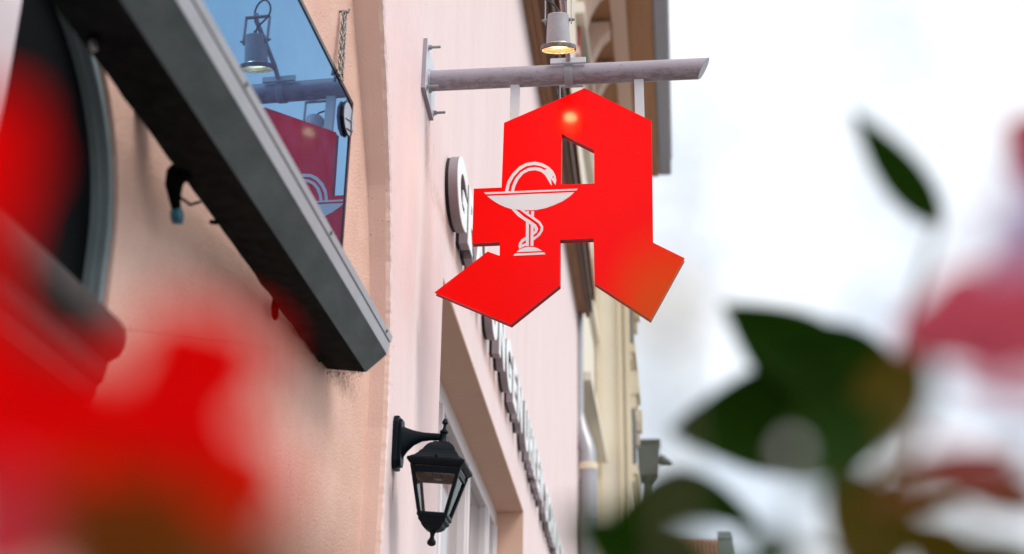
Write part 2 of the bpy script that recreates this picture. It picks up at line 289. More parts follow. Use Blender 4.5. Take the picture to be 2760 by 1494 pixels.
RIGHT_BLADES = [
    ('leaf', (0.9736, 0.8464, 1.8512), (0.8472, 0.8176, 1.8318), 0.0710, 'green'),
    ('leaf', (0.9669, 0.8631, 1.8615), (0.8816, 0.8118, 1.9095), 0.0557, 'green'),
    ('leaf', (1.0073, 0.7718, 1.9373), (0.9546, 0.7227, 1.9894), 0.0259, 'green'),
    ('leaf', (0.9755, 0.8255, 1.8498), (0.9151, 0.7968, 1.7959), 0.0388, 'green'),
    ('arch', (0.9012, 0.8458, 1.7784), (0.8093, 0.815, 1.774), 0.0289, 'green'),
    ('leaf', (0.8653, 0.49, 1.6813), (0.8121, 0.4535, 1.7022), 0.0353, 'green'),
    ('leaf', (0.9834, 0.781, 1.8546), (0.9078, 0.7664, 1.8151), 0.0484, 'green'),
    ('leaf', (0.985, 0.8239, 1.8564), (0.8932, 0.7641, 1.8699), 0.0525, 'green'),
    ('leaf', (0.9586, 0.623, 1.8086), (0.9277, 0.6115, 1.7853), 0.0194, 'olive'),
    ('leaf', (0.9437, 0.5614, 1.7421), (0.978, 0.5624, 1.7497), 0.0094, 'brown'),
    ('leaf', (0.9329, 0.5602, 1.7419), (0.9426, 0.5754, 1.7074), 0.0171, 'olive'),
    ('leaf', (0.9394, 0.6403, 1.7605), (0.918, 0.6352, 1.724), 0.0334, 'olive'),
    ('leaf', (0.9467, 0.6026, 1.7273), (0.915, 0.6058, 1.71), 0.0247, 'olive'),
    ('leaf', (0.9922, 0.6496, 1.7529), (0.9425, 0.6229, 1.7614), 0.0123, 'brown'),
    ('petal', (0.9282, 0.4833, 1.7693), (0.9873, 0.4462, 1.7709), 0.0441, 'redpink'),
    ('petal', (0.937, 0.5039, 1.7749), (0.9903, 0.4914, 1.7676), 0.0213, 'redpink'),
    ('petal', (1.0115, 0.5706, 1.8459), (0.9997, 0.551, 1.8906), 0.0284, 'redpink'),
    ('leaf', (0.9994, 0.598, 1.7112), (0.9502, 0.5906, 1.715), 0.0192, 'olive'),
    ('leaf', (0.8504, 0.2563, 1.6909), (0.849, 0.2505, 1.7048), 0.0098, 'paleleaf'),
    ('leaf', (0.932, 0.4473, 1.7524), (0.9151, 0.4402, 1.7115), 0.0163, 'olive'),
    ('leaf', (0.907, 0.4342, 1.7239), (0.8864, 0.4199, 1.6996), 0.0180, 'green'),
    ('leaf', (0.9419, 0.4436, 1.7107), (0.9061, 0.4226, 1.6988), 0.0132, 'brown'),
    ('leaf', (0.9184, 0.4456, 1.6991), (0.9008, 0.4299, 1.6792), 0.0204, 'olive'),
    ('leaf', (0.9553, 0.4228, 1.7124), (0.9301, 0.4042, 1.6975), 0.0103, 'brown'),
    ('leaf', (0.8894, 0.4656, 1.6949), (0.8654, 0.447, 1.6802), 0.0175, 'green'),
    ('petal', (0.9327, 0.4128, 1.7306), (0.9574, 0.398, 1.7206), 0.0103, 'redpink'),
    ('petal', (0.92, 0.3052, 1.7243), (0.9391, 0.301, 1.7403), 0.0205, 'pale'),
    ('petal', (0.9172, 0.3981, 1.7087), (0.9457, 0.4047, 1.7008), 0.0067, 'redpink'),
    ('leaf', (0.933, 0.4091, 1.6862), (0.9106, 0.4104, 1.6766), 0.0167, 'olive'),
    ('leaf', (0.9674, 0.6124, 1.7092), (0.9485, 0.6009, 1.7319), 0.0264, 'brown'),
    ('leaf', (0.9934, 0.5624, 1.7274), (0.9466, 0.5525, 1.7382), 0.0184, 'brown'),
    ('leaf', (0.9894, 0.5735, 1.699), (0.9412, 0.5623, 1.7126), 0.0260, 'olive'),
    ('leaf', (0.9502, 0.604, 1.746), (0.9281, 0.6085, 1.7287), 0.0200, 'brown'),
]
RIGHT_STEMS = [
    ((0.9836, 0.6614, 1.8923), (0.9666, 0.6596, 1.8491)),
    ((0.9666, 0.6596, 1.8491), (0.9532, 0.6761, 1.8046)),
    ((0.9532, 0.6761, 1.8046), (0.9474, 0.6756, 1.7189)),
    ((0.9497, 0.5573, 1.7967), (0.9512, 0.6262, 1.7986)),
    ((0.9922, 0.6496, 1.7529), (0.9495, 0.6728, 1.7478)),
    ((0.9394, 0.6403, 1.7605), (0.9518, 0.6782, 1.7776)),
    ((0.8891, 0.6764, 1.7427), (0.9478, 0.6823, 1.7238)),
    ((0.8569, 0.5346, 1.6975), (0.9431, 0.6602, 1.7127)),
    ((1.005, 0.5686, 1.8489), (0.9899, 0.5119, 1.7918)),
    ((0.9899, 0.5119, 1.7918), (1.0154, 0.6265, 1.7097)),
    ((0.8482, 0.2818, 1.7076), (0.8497, 0.3336, 1.6609)),
    ((0.9994, 0.598, 1.7112), (1.0154, 0.6265, 1.7097)),
    ((0.9467, 0.6026, 1.7273), (0.9483, 0.675, 1.7206)),
]
LEFT_STEMS = [
    ((0.6901, 0.292, 1.7167), (0.6744, 0.3449, 1.6623)),
    ((0.7173, 0.3557, 1.7017), (0.7032, 0.409, 1.6734)),
    ((0.7062, 0.2871, 1.6535), (0.6879, 0.3269, 1.6571)),
    ((0.7103, 0.4089, 1.6757), (0.7032, 0.42, 1.673)),
    ((0.6755, 0.3314, 1.6957), (0.682, 0.3212, 1.6828)),
    ((0.7211, 0.4211, 1.6754), (0.7139, 0.4221, 1.6709)),
]
EMBLEM = {
    'rim': [(0.2258, 3.7241), (0.5495, 3.7253), (0.5459, 3.7193), (0.2315, 3.7168)],
    'bowl': [(0.2367, 3.7099), (0.5381, 3.7124), (0.5224, 3.6969), (0.4976, 3.6798), (0.4702, 3.6673), (0.44, 3.6564), (0.407, 3.6501), (0.3684, 3.6507), (0.3214, 3.6574), (0.3019, 3.6648), (0.2795, 3.6763), (0.2542, 3.694)],
    'snakeA': [(0.2982, 3.7242), (0.3061, 3.7622), (0.3224, 3.7922), (0.3472, 3.819), (0.3723, 3.8319), (0.4016, 3.8352), (0.4281, 3.8279), (0.4505, 3.813), (0.4644, 3.797), (0.4728, 3.7798), (0.4761, 3.7612), (0.4736, 3.7424), (0.4575, 3.7675), (0.4609, 3.7411), (0.4548, 3.7484), (0.4478, 3.7624), (0.4367, 3.7828), (0.4227, 3.7957), (0.4032, 3.8024), (0.3809, 3.8006), (0.3615, 3.7906), (0.345, 3.7698), (0.3341, 3.7457), (0.3294, 3.7245), (0.3191, 3.7243), (0.323, 3.7461), (0.3338, 3.7733), (0.353, 3.7971), (0.378, 3.8115), (0.4031, 3.8144), (0.4226, 3.8096), (0.4352, 3.8013), (0.4449, 3.8055), (0.4226, 3.8173), (0.4003, 3.8229), (0.3724, 3.8195), (0.3474, 3.8035), (0.3281, 3.7797), (0.3145, 3.7526), (0.3099, 3.7243)],
    'bandB': [(0.3214, 3.6574), (0.3366, 3.6544), (0.3659, 3.6261), (0.388, 3.6103), (0.4073, 3.5946), (0.4143, 3.5794), (0.4102, 3.5662), (0.3988, 3.5568), (0.3988, 3.5666), (0.4025, 3.5724), (0.4033, 3.5783), (0.3978, 3.589), (0.3826, 3.6), (0.3715, 3.6085), (0.3438, 3.63)],
    'bandC': [(0.3504, 3.6532), (0.3656, 3.6508), (0.374, 3.6433), (0.4003, 3.6233), (0.421, 3.6061), (0.4315, 3.5877), (0.4307, 3.5729), (0.4212, 3.5554), (0.3995, 3.5369), (0.3989, 3.5473), (0.4103, 3.5558), (0.4212, 3.5702), (0.4238, 3.585), (0.4155, 3.6003), (0.3962, 3.616), (0.3741, 3.6333)],
    'tail': [(0.3729, 3.5518), (0.3585, 3.5428), (0.349, 3.5283), (0.3478, 3.5165), (0.3512, 3.507), (0.3615, 3.5131), (0.3732, 3.5192), (0.3731, 3.5281), (0.3573, 3.5215), (0.3613, 3.5309), (0.373, 3.5393)],
    'stemL': [(0.3724, 3.6073), (0.3826, 3.5994), (0.3828, 3.5165), (0.3727, 3.5163)],
    'stemR': [(0.3892, 3.5947), (0.3986, 3.5884), (0.3986, 3.5171), (0.3887, 3.5169)],
    'stubL': [(0.3739, 3.6469), (0.3822, 3.6469), (0.382, 3.6381), (0.374, 3.6436)],
    'stubR': [(0.3899, 3.6469), (0.3998, 3.6468), (0.3994, 3.6246), (0.39, 3.6318)],
    'dome': [(0.3412, 3.4955), (0.3507, 3.5046), (0.367, 3.5114), (0.3847, 3.5135), (0.4024, 3.5117), (0.4161, 3.5053), (0.4289, 3.4969)],
    'foot': [(0.3358, 3.4904), (0.4352, 3.4914), (0.4398, 3.4839), (0.3302, 3.4824)],
    'eye': [(0.4653, 3.7733)],
}
SIGN_OUT = [(0.5767, 4.1188), (0.809, 3.9766), (0.8029, 3.5146), (0.9067, 3.4542), (0.7884, 3.2383), (0.6049, 3.3751), (0.6031, 3.5368), (0.49, 3.5364), (0.4892, 3.3701), (0.3253, 3.2346), (0.0636, 3.3575), (0.2421, 3.5018), (0.2835, 3.4844), (0.2827, 3.535), (0.1878, 3.5339), (0.1888, 3.7404), (0.286, 3.741), (0.2906, 3.9936)]
SIGN_HOLE = [(0.4958, 3.9394), (0.6076, 3.8725), (0.6073, 3.7425), (0.4932, 3.7444)]
# ================================================================ the setting
g = MB().add([(-1500, -1500, 0), (1500, -1500, 0), (1500, 1500, 0), (-1500, 1500, 0)], [(0, 1, 2, 3)])
build('ground', g, 'ground')['kind'] = 'structure'

# ---------------------------------------------------------------- the pink house
house = thing('pink_house', 'pale pink plastered town house with salmon shop front filling the left half', 'house', (0, 4.45, 0))
def lerp(tab, z):
    for (z0, s0), (z1, s1) in zip(tab, tab[1:]):
        if z <= z1: return s0 + (s1 - s0) * (z - z0) / (z1 - z0)
    return tab[-1][1]
EDGE = [(0, -0.42), (2.39, -0.434), (2.6, -0.424), (2.774, -0.417), (2.92, -0.424), (3.047, -0.437), (3.28, -0.494), (3.502, -0.56), (3.749, -0.692), (3.989, -0.834), (4.6, -1.15), (9.0, -1.3)]
def eave_z(s): return 7.245 + 0.12 * (s - 4.19)
pier = MB(); rows = []; z = 0.0; rnd = random.Random(3)
while z < 9.0:
    rows.append(z); z += 0.35 if (z < 2.0 or z > 4.4) else 0.012
j = 0
pv = []
for z in rows:
    j = 0.6 * j + rnd.uniform(-1, 1) * 0.0022
    s = lerp(EDGE, z) + j; w = rnd.uniform(-0.0015, 0.0015)
    pv.append([PK(0.626, 0, z), PK(0.1, 0, z), PK(s + 0.045, 0, z), PK(s + 0.014 + w, -0.0015, z), PK(s + 0.004, -0.006 + w, z)])
for a, b in zip(pv, pv[1:]):
    for i in range(4): pier.add([a[i], a[i + 1], b[i + 1], b[i]], [(0, 1, 2, 3)])
build('pier_wall', pier, 'pink', house, smooth=True)
ret = MB()
for z0, z1 in zip(rows, rows[1:]):
    p = []
    for zz, k in ((z0, 0), (z1, 1)):
        s = lerp(EDGE, zz); r2 = pv[rows.index(zz)][4]
        p.append([r2, PK(s + 0.001, -0.02, zz), PK(s + 0.004, -0.055, zz), PK(s + 0.01, -0.30, zz)])
    for i in range(3): ret.add([p[0][i], p[0][i + 1], p[1][i + 1], p[1][i]], [(0, 1, 2, 3)])
build('corner_return', ret, 'edge', house, smooth=True)
def pkbox(mb, s0, s1, w0, w1, z0, z1, F=PK):
    return mb.hexa([F(s0, w0, z0), F(s1, w0, z0), F(s1, w1, z0), F(s0, w1, z0), F(s0, w0, z1), F(s1, w0, z1), F(s1, w1, z1), F(s0, w1, z1)])
# wall over and beyond the recessed shop window
up = MB()
up.hexa([PK(0.626, -0.3, 3.672), PK(4.684, -0.3, 3.672), PK(4.684, 0, 3.672), PK(0.626, 0, 3.672), PK(0.626, -0.3, 9.0), PK(4.684, -0.3, 9.0), PK(4.684, 0, 9.0), PK(0.626, 0, 9.0)])
pkbox(up, 4.684, 13.7, -0.6, 0, 0, 9.6)
build('front_wall', up, 'pink', house)
sf = MB(); pkbox(sf, 0.627, 4.683, -0.176, -0.002, 3.664, 3.6715); build('recess_soffit', sf, 'soffit', house)
jm = MB(); pkbox(jm, 4.676, 4.6835, -0.4, -0.002, 0.0, 3.663); build('recess_jamb', jm, 'soffit', house)
jn = MB(); pkbox(jn, 0.6265, 0.634, -0.4, -0.002, 0.0, 3.663); build('recess_jamb', jn, 'soffit', house)
# recessed shop window: head rail, mullions, panes
win = build('shop_window', pkbox(MB(), 0.634, 4.676, -0.235, -0.176, 3.56, 3.67), 'frame', house)
for s in (0.72, 1.95, 3.05, 4.1, 4.6):
    build('mullion', pkbox(MB(), s - 0.05, s + 0.05, -0.24, -0.18, 0.5, 3.56), 'frame', win)
    build('mullion_bead', pkbox(MB(), s - 0.03, s + 0.03, -0.18, -0.165, 0.5, 3.56), 'frame', win)
for a, b in ((0.77, 1.90), (2.0, 3.0), (3.1, 4.05), (4.15, 4.55)): build('pane', pkbox(MB(), a, b, -0.23, -0.22, 0.5, 3.56), 'wglass', win)
build('shop_window_base', pkbox(MB(), 0.634, 4.676, -0.3, -0.16, 0, 0.5), 'frame', win)
# eave: soffit boards, dark fascia, roof slope
def eavebox(mb, s0, s1, w0, w1, d0, d1):
    return mb.hexa([PK(s0, w0, eave_z(s0) + d0), PK(s1, w0, eave_z(s1) + d0), PK(s1, w1, eave_z(s1) + d0), PK(s0, w1, eave_z(s0) + d0),
                    PK(s0, w0, eave_z(s0) + d1), PK(s1, w0, eave_z(s1) + d1), PK(s1, w1, eave_z(s1) + d1), PK(s0, w1, eave_z(s0) + d1)])
ev = build('eave', eavebox(MB(), -1.2, 13.62, 0.001, 0.055, 0, 0.07), 'wood', house)
build('soffit_board', eavebox(MB(), -1.2, 13.60, 0.058, 0.105, 0.006, 0.07), 'wood', ev)
build('fascia_board', eavebox(MB(), -1.2, 13.66, 0.108, 0.165, -0.035, 0.10), 'wooddark', ev)
build('fascia_board', eavebox(MB(), -1.2, 13.66, 0.168, 0.20, 0.03, 0.22), 'wooddark', ev)
rf = MB().add([PK(-1.3, 0.24, eave_z(-1.3) + 0.2), PK(13.7, 0.24, eave_z(13.7) + 0.2), PK(13.7, -5, eave_z(13.7) + 3.6), PK(-1.3, -5, eave_z(-1.3) + 3.6),
               PK(-1.3, 0.24, eave_z(-1.3) + 0.26), PK(13.7, 0.24, eave_z(13.7) + 0.26), PK(13.7, -5, eave_z(13.7) + 3.7), PK(-1.3, -5, eave_z(-1.3) + 3.7)],
              [(0, 3, 2, 1), (4, 5, 6, 7), (0, 1, 5, 4), (1, 2, 6, 5), (2, 3, 7, 6), (3, 0, 4, 7)])
build('roof', rf, 'tile', house)

RIDGE = [(-1.657, 2.464), (-1.469, 2.521), (-1.209, 2.60), (-0.893, 2.693), (-0.55, 2.785)]
# salmon shop front with an arched window
SC, SR, ZS, ZB = -2.09, 0.41, 2.6, 2.43
S0, S1, ZT = -7.0, 0.25, 7.2
bw = MB()
def bgbox(mb, s0, s1, w0, w1, z0, z1): return pkbox(mb, s0, s1, w0, w1, z0, z1, BG)
bgbox(bw, S0, SC - SR, -0.3, 0, 0, ZT); bgbox(bw, SC + SR, S1, -0.3, 0, 0, ZT); bgbox(bw, SC - SR, SC + SR, -0.3, 0, 0, ZB)
N = 28
arc = [(SC - SR, ZB)] + [(SC - SR * math.cos(math.pi * i / N), ZS + SR * math.sin(math.pi * i / N)) for i in range(N + 1)] + [(SC + SR, ZB)]
for (a, za), (b, zb) in zip(arc[1:-1], arc[2:-1]):
    bw.hexa([BG(a, -0.3, za), BG(b, -0.3, zb), BG(b, 0, zb), BG(a, 0, za), BG(a, -0.3, ZT), BG(b, -0.3, ZT), BG(b, 0, ZT), BG(a, 0, ZT)])
build('shop_front_wall', bw, 'beige', house)
def ring(r0, r1, w0, w1):
    lo = [(SC - r1, ZB)] + [(SC - r1 * math.cos(math.pi * i / N), ZS + r1 * math.sin(math.pi * i / N)) for i in range(N + 1)] + [(SC + r1, ZB)]
    li = [(SC + r0, ZB)] + [(SC + r0 * math.cos(math.pi * i / N), ZS + r0 * math.sin(math.pi * i / N)) for i in range(N + 1)] + [(SC - r0, ZB)]
    return MB().prism([lo + li], lambda u, v, w: BG(u, w, v), w0, w1)
aw = build('arched_window', ring(0.388, 0.4085, -0.030, -0.008), 'gframe', house)
build('sash', ring(0.3815, 0.3875, -0.046, -0.024), 'gframe', aw)
SB = 0.03
half = lambda sgn, r: [(SC + SB, ZB), (SC + SB, ZS + r * 0.995)] + [(SC + sgn * r * math.sin(math.pi / 2 * i / 14), ZS + r * math.cos(math.pi / 2 * i / 14)) for i in range(2, 15)] + [(SC + sgn * r, ZB)]
build('pane', MB().prism([half(1, 0.383)], lambda u, v, w: BG(u, w, v), -0.046, -0.040), 'dglass', aw)
build('left_panel', MB().prism([half(-1, 0.383)], lambda u, v, w: BG(u, w, v), -0.040, -0.030), 'paleboard', aw)  # plain pale panel closing the left half of the arch
# raised crack and lumps in the plaster
rc = random.Random(21)
cr_ = [BG(a, 0.0004, b + rc.uniform(-0.0015, 0.0015)) for a, b in RIDGE]
pts = [cr_[0].lerp(cr_[1], 0)]
for a, b in zip(cr_, cr_[1:]):
    for q in range(1, 7): pts.append(a.lerp(b, q / 6) + Vector((0, 0, rc.uniform(-0.0012, 0.0012))))
build('plaster_ridge', MB().tube(pts, [rc.uniform(0.0009, 0.0021) for _ in pts], 6), 'beige', house)
lp_ = MB()
def lump(F, s, z, r, h):
    c = F(s, 0, z); n = (F(s, 1, z) - c); t = (F(s + 1, 0, z) - c); k = 8; vs = [c + n * h]
    for rr_, hh in ((0.55, 0.75), (1.0, -0.1)):
        for q in range(k):
            a = 6.2832 * q / k; vs.append(c + n * h * hh + (t * math.cos(a) + Vector((0, 0, 1)) * math.sin(a)) * r * rr_ * rc.uniform(0.75, 1.2))
    lp_.add(vs, [(0, 1 + q, 1 + (q + 1) % k) for q in range(k)] + [(1 + q, 9 + q, 9 + (q + 1) % k, 1 + (q + 1) % k) for q in range(k)])
for i in range(150): lump(BG, rc.uniform(-1.6, -0.03), rc.uniform(2.05, 3.9), rc.uniform(0.0012, 0.0042), rc.uniform(0.0008, 0.0022))
build('plaster_lumps', lp_, 'beige', house, smooth=True)['kind'] = 'stuff'
lp_ = MB()
for i in range(45): lump(PK, rc.uniform(-0.36, 0.6), rc.uniform(2.3, 4.5), rc.uniform(0.001, 0.003), rc.uniform(0.0005, 0.0015))
build('plaster_lumps', lp_, 'pink', house, smooth=True)['kind'] = 'stuff'
# grime flecks and peeled paint on the plaster below the awning end, hairline cracks
fl = MB()
def fleck(F, s, z, r):
    c = F(s, 0.0006, z); t = (F(s + 1, 0, z) - F(s, 0, z)); k = 6; ph = rc.random() * 6
    fl.add([c + (t * math.cos(ph + 6.2832 * q / k) + Vector((0, 0, 1)) * math.sin(ph + 6.2832 * q / k)) * r * rc.uniform(0.35, 1.25) for q in range(k)], [tuple(range(k))])
for i in range(260):
    u = rc.random(); d = abs(rc.gauss(0, 0.022)) + 0.002
    fleck(BG, -0.36 + 0.36 * u, 2.808 + 0.118 * u - d * (1.2 - 0.5 * u), rc.uniform(0.0010, 0.0030) * (1.7 if d < 0.012 else 0.8))
for i in range(60): fleck(BG, rc.uniform(-1.4, -0.03), rc.uniform(2.2, 3.9), rc.uniform(0.0004, 0.0013))
build('grime_flecks', fl, 'grimefleck', house)['kind'] = 'stuff'
fl = MB()
for i in range(60):
    z = rc.uniform(2.4, 4.3); fleck(PK, lerp(EDGE, z) + abs(rc.gauss(0, 0.02)) + 0.012, z, rc.uniform(0.0006, 0.003))
for i in range(40): fleck(PK, rc.uniform(-0.3, 1.6), rc.uniform(3.7, 4.6), rc.uniform(0.0006, 0.002))
build('grime_flecks', fl, 'peel', house)['kind'] = 'stuff'
def crack(F, s, z, ang, L):
    p = [F(s, 0.0003, z)]; n = 16
    for i in range(n):
        ang += rc.uniform(-0.45, 0.45); s += math.cos(ang) * L / n; z += math.sin(ang) * L / n; p.append(F(s, 0.0003, z))
    build('hairline_crack', MB().tube(p, [rc.uniform(0.0002, 0.0005) for _ in p], 5), 'edge', house)
for a_ in ((0.25, 4.06, -1.3, 0.34),): crack(PK, *a_)
for a_ in ((-0.20, 3.82, -2.2, 0.12),): crack(BG, *a_)
# moulded sill under it
sp = [(-0.30, 2.393), (-0.041, 2.393), (-0.024, 2.384), (-0.014, 2.371), (-0.011, 2.356), (-0.012, 2.340), (-0.019, 2.325), (-0.035, 2.316), (-0.037, 2.300), (-0.040, 2.286), (-0.047, 2.279), (-0.049, 2.262), (-0.054, 2.249), (-0.30, 2.249)]
build('window_sill', MB().prism([sp], lambda u, v, w: Vector((u, w, v)), 1.05, 2.06), 'sill', aw, smooth=True)

# ================================================================ grey awning box on the shop front
awn = thing('awning_box', 'long grey metal awning box with black underside running diagonally across upper left', 'awning', (0.0, 2.4, 2.8))
Y0, Y1 = 0.9, 3.587
ext = lambda pts, y0, y1: MB().prism([pts], lambda u, v, w: Vector((u, w, v)), y0, y1)
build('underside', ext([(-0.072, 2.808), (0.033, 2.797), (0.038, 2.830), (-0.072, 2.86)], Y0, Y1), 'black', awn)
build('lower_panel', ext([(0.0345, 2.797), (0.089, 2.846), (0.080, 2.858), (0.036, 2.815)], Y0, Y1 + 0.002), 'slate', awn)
build('front_profile', ext([(0.0895, 2.847), (0.0965, 2.876), (0.086, 2.880), (0.081, 2.8585)], Y0, Y1 + 0.001), 'lip', awn)
build('joint_strip', ext([(0.094, 2.8765), (0.0955, 2.8795), (0.085, 2.884), (0.084, 2.8805)], Y0, Y1 - 0.001), 'gap', awn)
build('cover_profile', ext([(0.0985, 2.880), (0.1025, 2.897), (0.06, 2.925), (-0.03, 2.93), (-0.03, 2.905), (0.06, 2.903), (0.085, 2.885)], Y0, Y1 + 0.004), 'lip', awn)
build('end_cap', ext([(-0.071, 2.81), (0.033, 2.80), (0.088, 2.848), (0.099, 2.893), (0.06, 2.92), (-0.071, 2.92)], Y1 - 0.006, Y1 - 0.003), 'slate', awn)
for y in (1.3, 2.2, 2.87, 3.52):
    build('screw', MB().lathe([(0.0, 0.003), (0.0045, 0.002), (0.005, 0)], (0.1005, y, 2.888), (0.97, 0, -0.23), 10), 'gap', awn)
for y in (1.2, 2.3, 3.3):
    build('wall_bracket', MB().box((-0.26, y - 0.03, 2.90), (-0.028, y + 0.03, 2.928)), 'hook', awn)
# ragged fabric edge along the back of the underside
rg = random.Random(11); fv = []; y = 1.0
while y < 3.55:
    d = rg.choice([0.002, 0.004, 0.003, 0.008, 0.006, 0.003]); L = rg.uniform(0.02, 0.09); fv.append((y, d)); y += L
fr_ = MB()
for (ya, d), (yb, d2) in zip(fv, fv[1:]):
    fr_.hexa([(-0.074, ya, 2.806 - d), (-0.074, yb, 2.806 - d2), (-0.05, yb, 2.806), (-0.05, ya, 2.806), (-0.074, ya, 2.815), (-0.074, yb, 2.815), (-0.05, yb, 2.815), (-0.05, ya, 2.815)])
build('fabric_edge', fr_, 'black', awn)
# hanging crank eye with blue tip, two short straps, bolt head near the camera
hk = build('crank_eye', MB().tube([(-0.075, 2.40, 2.82), (-0.08, 2.375, 2.80), (-0.082, 2.372, 2.775), (-0.082, 2.385, 2.752), (-0.082, 2.398, 2.738)], [0.024, 0.021, 0.017, 0.011, 0.009], 10), 'hook', awn, smooth=True)
build('blue_tip', MB().tube([(-0.082, 2.396, 2.742), (-0.082, 2.402, 2.732), (-0.082, 2.408, 2.722), (-0.082, 2.412, 2.712)], [0.009, 0.0135, 0.0135, 0.010], 6), 'blue', hk)
build('eye_strut', MB().tube([(-0.08, 2.40, 2.765), (-0.078, 2.46, 2.775), (-0.074, 2.50, 2.80)], 0.003, 6), 'hook', hk)
build('strap', MB().tube([(-0.076, 3.08, 2.822), (-0.079, 3.085, 2.80), (-0.08, 3.095, 2.778), (-0.08, 3.10, 2.770)], [0.009, 0.010, 0.009, 0.004], 8), 'hook', awn, smooth=True)
build('strap', MB().tube([(-0.074, 2.62, 2.81), (-0.078, 2.60, 2.80), (-0.079, 2.59, 2.797)], [0.006, 0.005, 0.005], 8), 'hook', awn, smooth=True)
bk = build('bracket_bolt', MB().lathe([(0.0, 0.012), (0.011, 0.011), (0.012, 0.0)], (-0.05, 1.88, 2.795), (0.3, -0.3, -0.9), 6), 'hook', awn)
build('bolt_tip', MB().lathe([(0.0, 0.02), (0.006, 0.018), (0.006, 0.0)], (-0.046, 1.873, 2.786), (0.3, -0.3, -0.9), 8), 'steel', bk)

# ================================================================ glossy panel hung by a chain
pn = thing('glossy_panel', 'blue black glossy glass panel above the awning reflecting the red sign', 'panel', (-0.08, 3.3, 3.2))
GP = frame(-2.789, -0.0625, 3.5827)        # panel plane, leaning back half a degree
TB = math.tan(R(-0.592))
GPz = lambda s, w, z: GP(s, w - (z - 3.5) * TB, z)
zt = lambda s: 3.644 - 0.0440 * (s - 0.05)
s1 = 0.0493; s0 = -1.15
def gq(mb, a, b, za0, za1, zb0, zb1, w0, w1):
    return mb.hexa([GPz(a, w0, za0), GPz(b, w0, zb0), GPz(b, w1, zb0), GPz(a, w1, za0), GPz(a, w0, za1), GPz(b, w0, zb1), GPz(b, w1, zb1), GPz(a, w1, za1)])
build('glass', gq(MB(), s0, s1 - 0.014, 3.0, zt(s0) - 0.012, 3.0, zt(s1) - 0.012, -0.010, 0.0), 'mirror', pn)
build('edge_trim', gq(MB(), s0, s1, zt(s0) - 0.0115, zt(s0) + 0.002, zt(s1) - 0.0115, zt(s1) + 0.002, -0.012, 0.003), 'bezel', pn)
build('edge_trim', gq(MB(), s1 - 0.0135, s1, 3.0, zt(s1 - 0.0135) - 0.0118, 3.0, zt(s1) - 0.0118, -0.012, 0.003), 'bezel', pn)
dc = build('mounting_disc', MB().lathe([(0, 0.0), (0.050, 0.0), (0.0525, 0.002), (0.0525, 0.007), (0.050, 0.009)], GPz(-0.012, 0.002, 3.560), GPz(0, 1, 3.5) - GPz(0, 0, 3.5), 10), 'bezel', pn)
build('disc_face', MB().lathe([(0.0, 0.0095), (0.046, 0.0095), (0.048, 0.0088)], GPz(-0.012, 0.002, 3.560), GPz(0, 1, 3.5) - GPz(0, 0, 3.5), 20), 'disc', dc)
build('disc_clip', MB().tube([GPz(0.016, 0.0125, 3.522), GPz(0.008, 0.0125, 3.562), GPz(0.014, 0.0125, 3.600)], 0.0022, 6), 'bezel', dc)
build('disc_clip', MB().tube([GPz(-0.045, 0.0125, 3.545), GPz(0.008, 0.0125, 3.562)], 0.0016, 6), 'bezel', dc)
build('disc_clip', MB().tube([GPz(-0.03, 0.0125, 3.52), GPz(0.024, 0.0125, 3.537)], 0.0020, 6), 'bezel', dc)

chn = thing('chain', 'double strand of galvanised chain on a wall hook above the glossy panel', 'chain', (-0.066, 3.47, 3.87))
def link_mesh(name, length=0.0225, wid=0.0150, r=0.0029):
    mb = MB(); pts = []
    h = (length - wid) / 2
    for i in range(7): a = math.pi * i / 6; pts.append((math.cos(a) * (wid / 2 - r), 0, h + math.sin(a) * (wid / 2 - r)))
    for i in range(7): a = math.pi + math.pi * i / 6; pts.append((math.cos(a) * (wid / 2 - r), 0, -h + math.sin(a) * (wid / 2 - r)))
    vs = []; n = len(pts); seg = 6
    for i, p in enumerate(pts):
        p = Vector(p); t = (Vector(pts[(i + 1) % n]) - Vector(pts[i - 1])).normalized(); b = Vector((0, 1, 0)); a = b.cross(t)
        for k in range(seg): an = 2 * math.pi * k / seg; vs.append(p + (a * math.cos(an) + b * math.sin(an)) * r)
    mb.add(vs, [(i * seg + k, i * seg + (k + 1) % seg, ((i + 1) % n) * seg + (k + 1) % seg, ((i + 1) % n) * seg + k) for i in range(n) for k in range(seg)])
    me = bpy.data.meshes.new(name); me.from_pydata([tuple(v) for v in mb.v], [], mb.f); me.materials.append(M['chain'])
    for p in me.polygons: p.use_smooth = True
    return me
lm = link_mesh('link'); base = chn.location
def strand(p0, p1, ph):
    p0, p1 = Vector(p0), Vector(p1); d = p1 - p0; n = int(d.length / 0.0165)
    q = (-d).to_track_quat('Z', 'X')
    for i in range(n + 1):
        o = bpy.data.objects.new('link', lm); col.objects.link(o); o.parent = chn
        o.location = p0 + d * i / n - base; o.rotation_mode = 'QUATERNION'
        o.rotation_quaternion = q @ Matrix.Rotation((math.pi / 2 if (i + ph) % 2 else 0) + 0.5 + rg.uniform(-0.25, 0.25), 3, 'Z').to_quaternion()
strand((-0.062, 3.492, 3.866), (-0.056, 3.478, 3.642), 0)
strand((-0.064, 3.484, 3.860), (-0.058, 3.452, 3.648), 1)
build('hook', MB().tube([(-0.10, 3.488, 3.868), (-0.066, 3.488, 3.872), (-0.052, 3.488, 3.866), (-0.050, 3.488, 3.878)], 0.0035, 8), 'chain', chn, smooth=True)

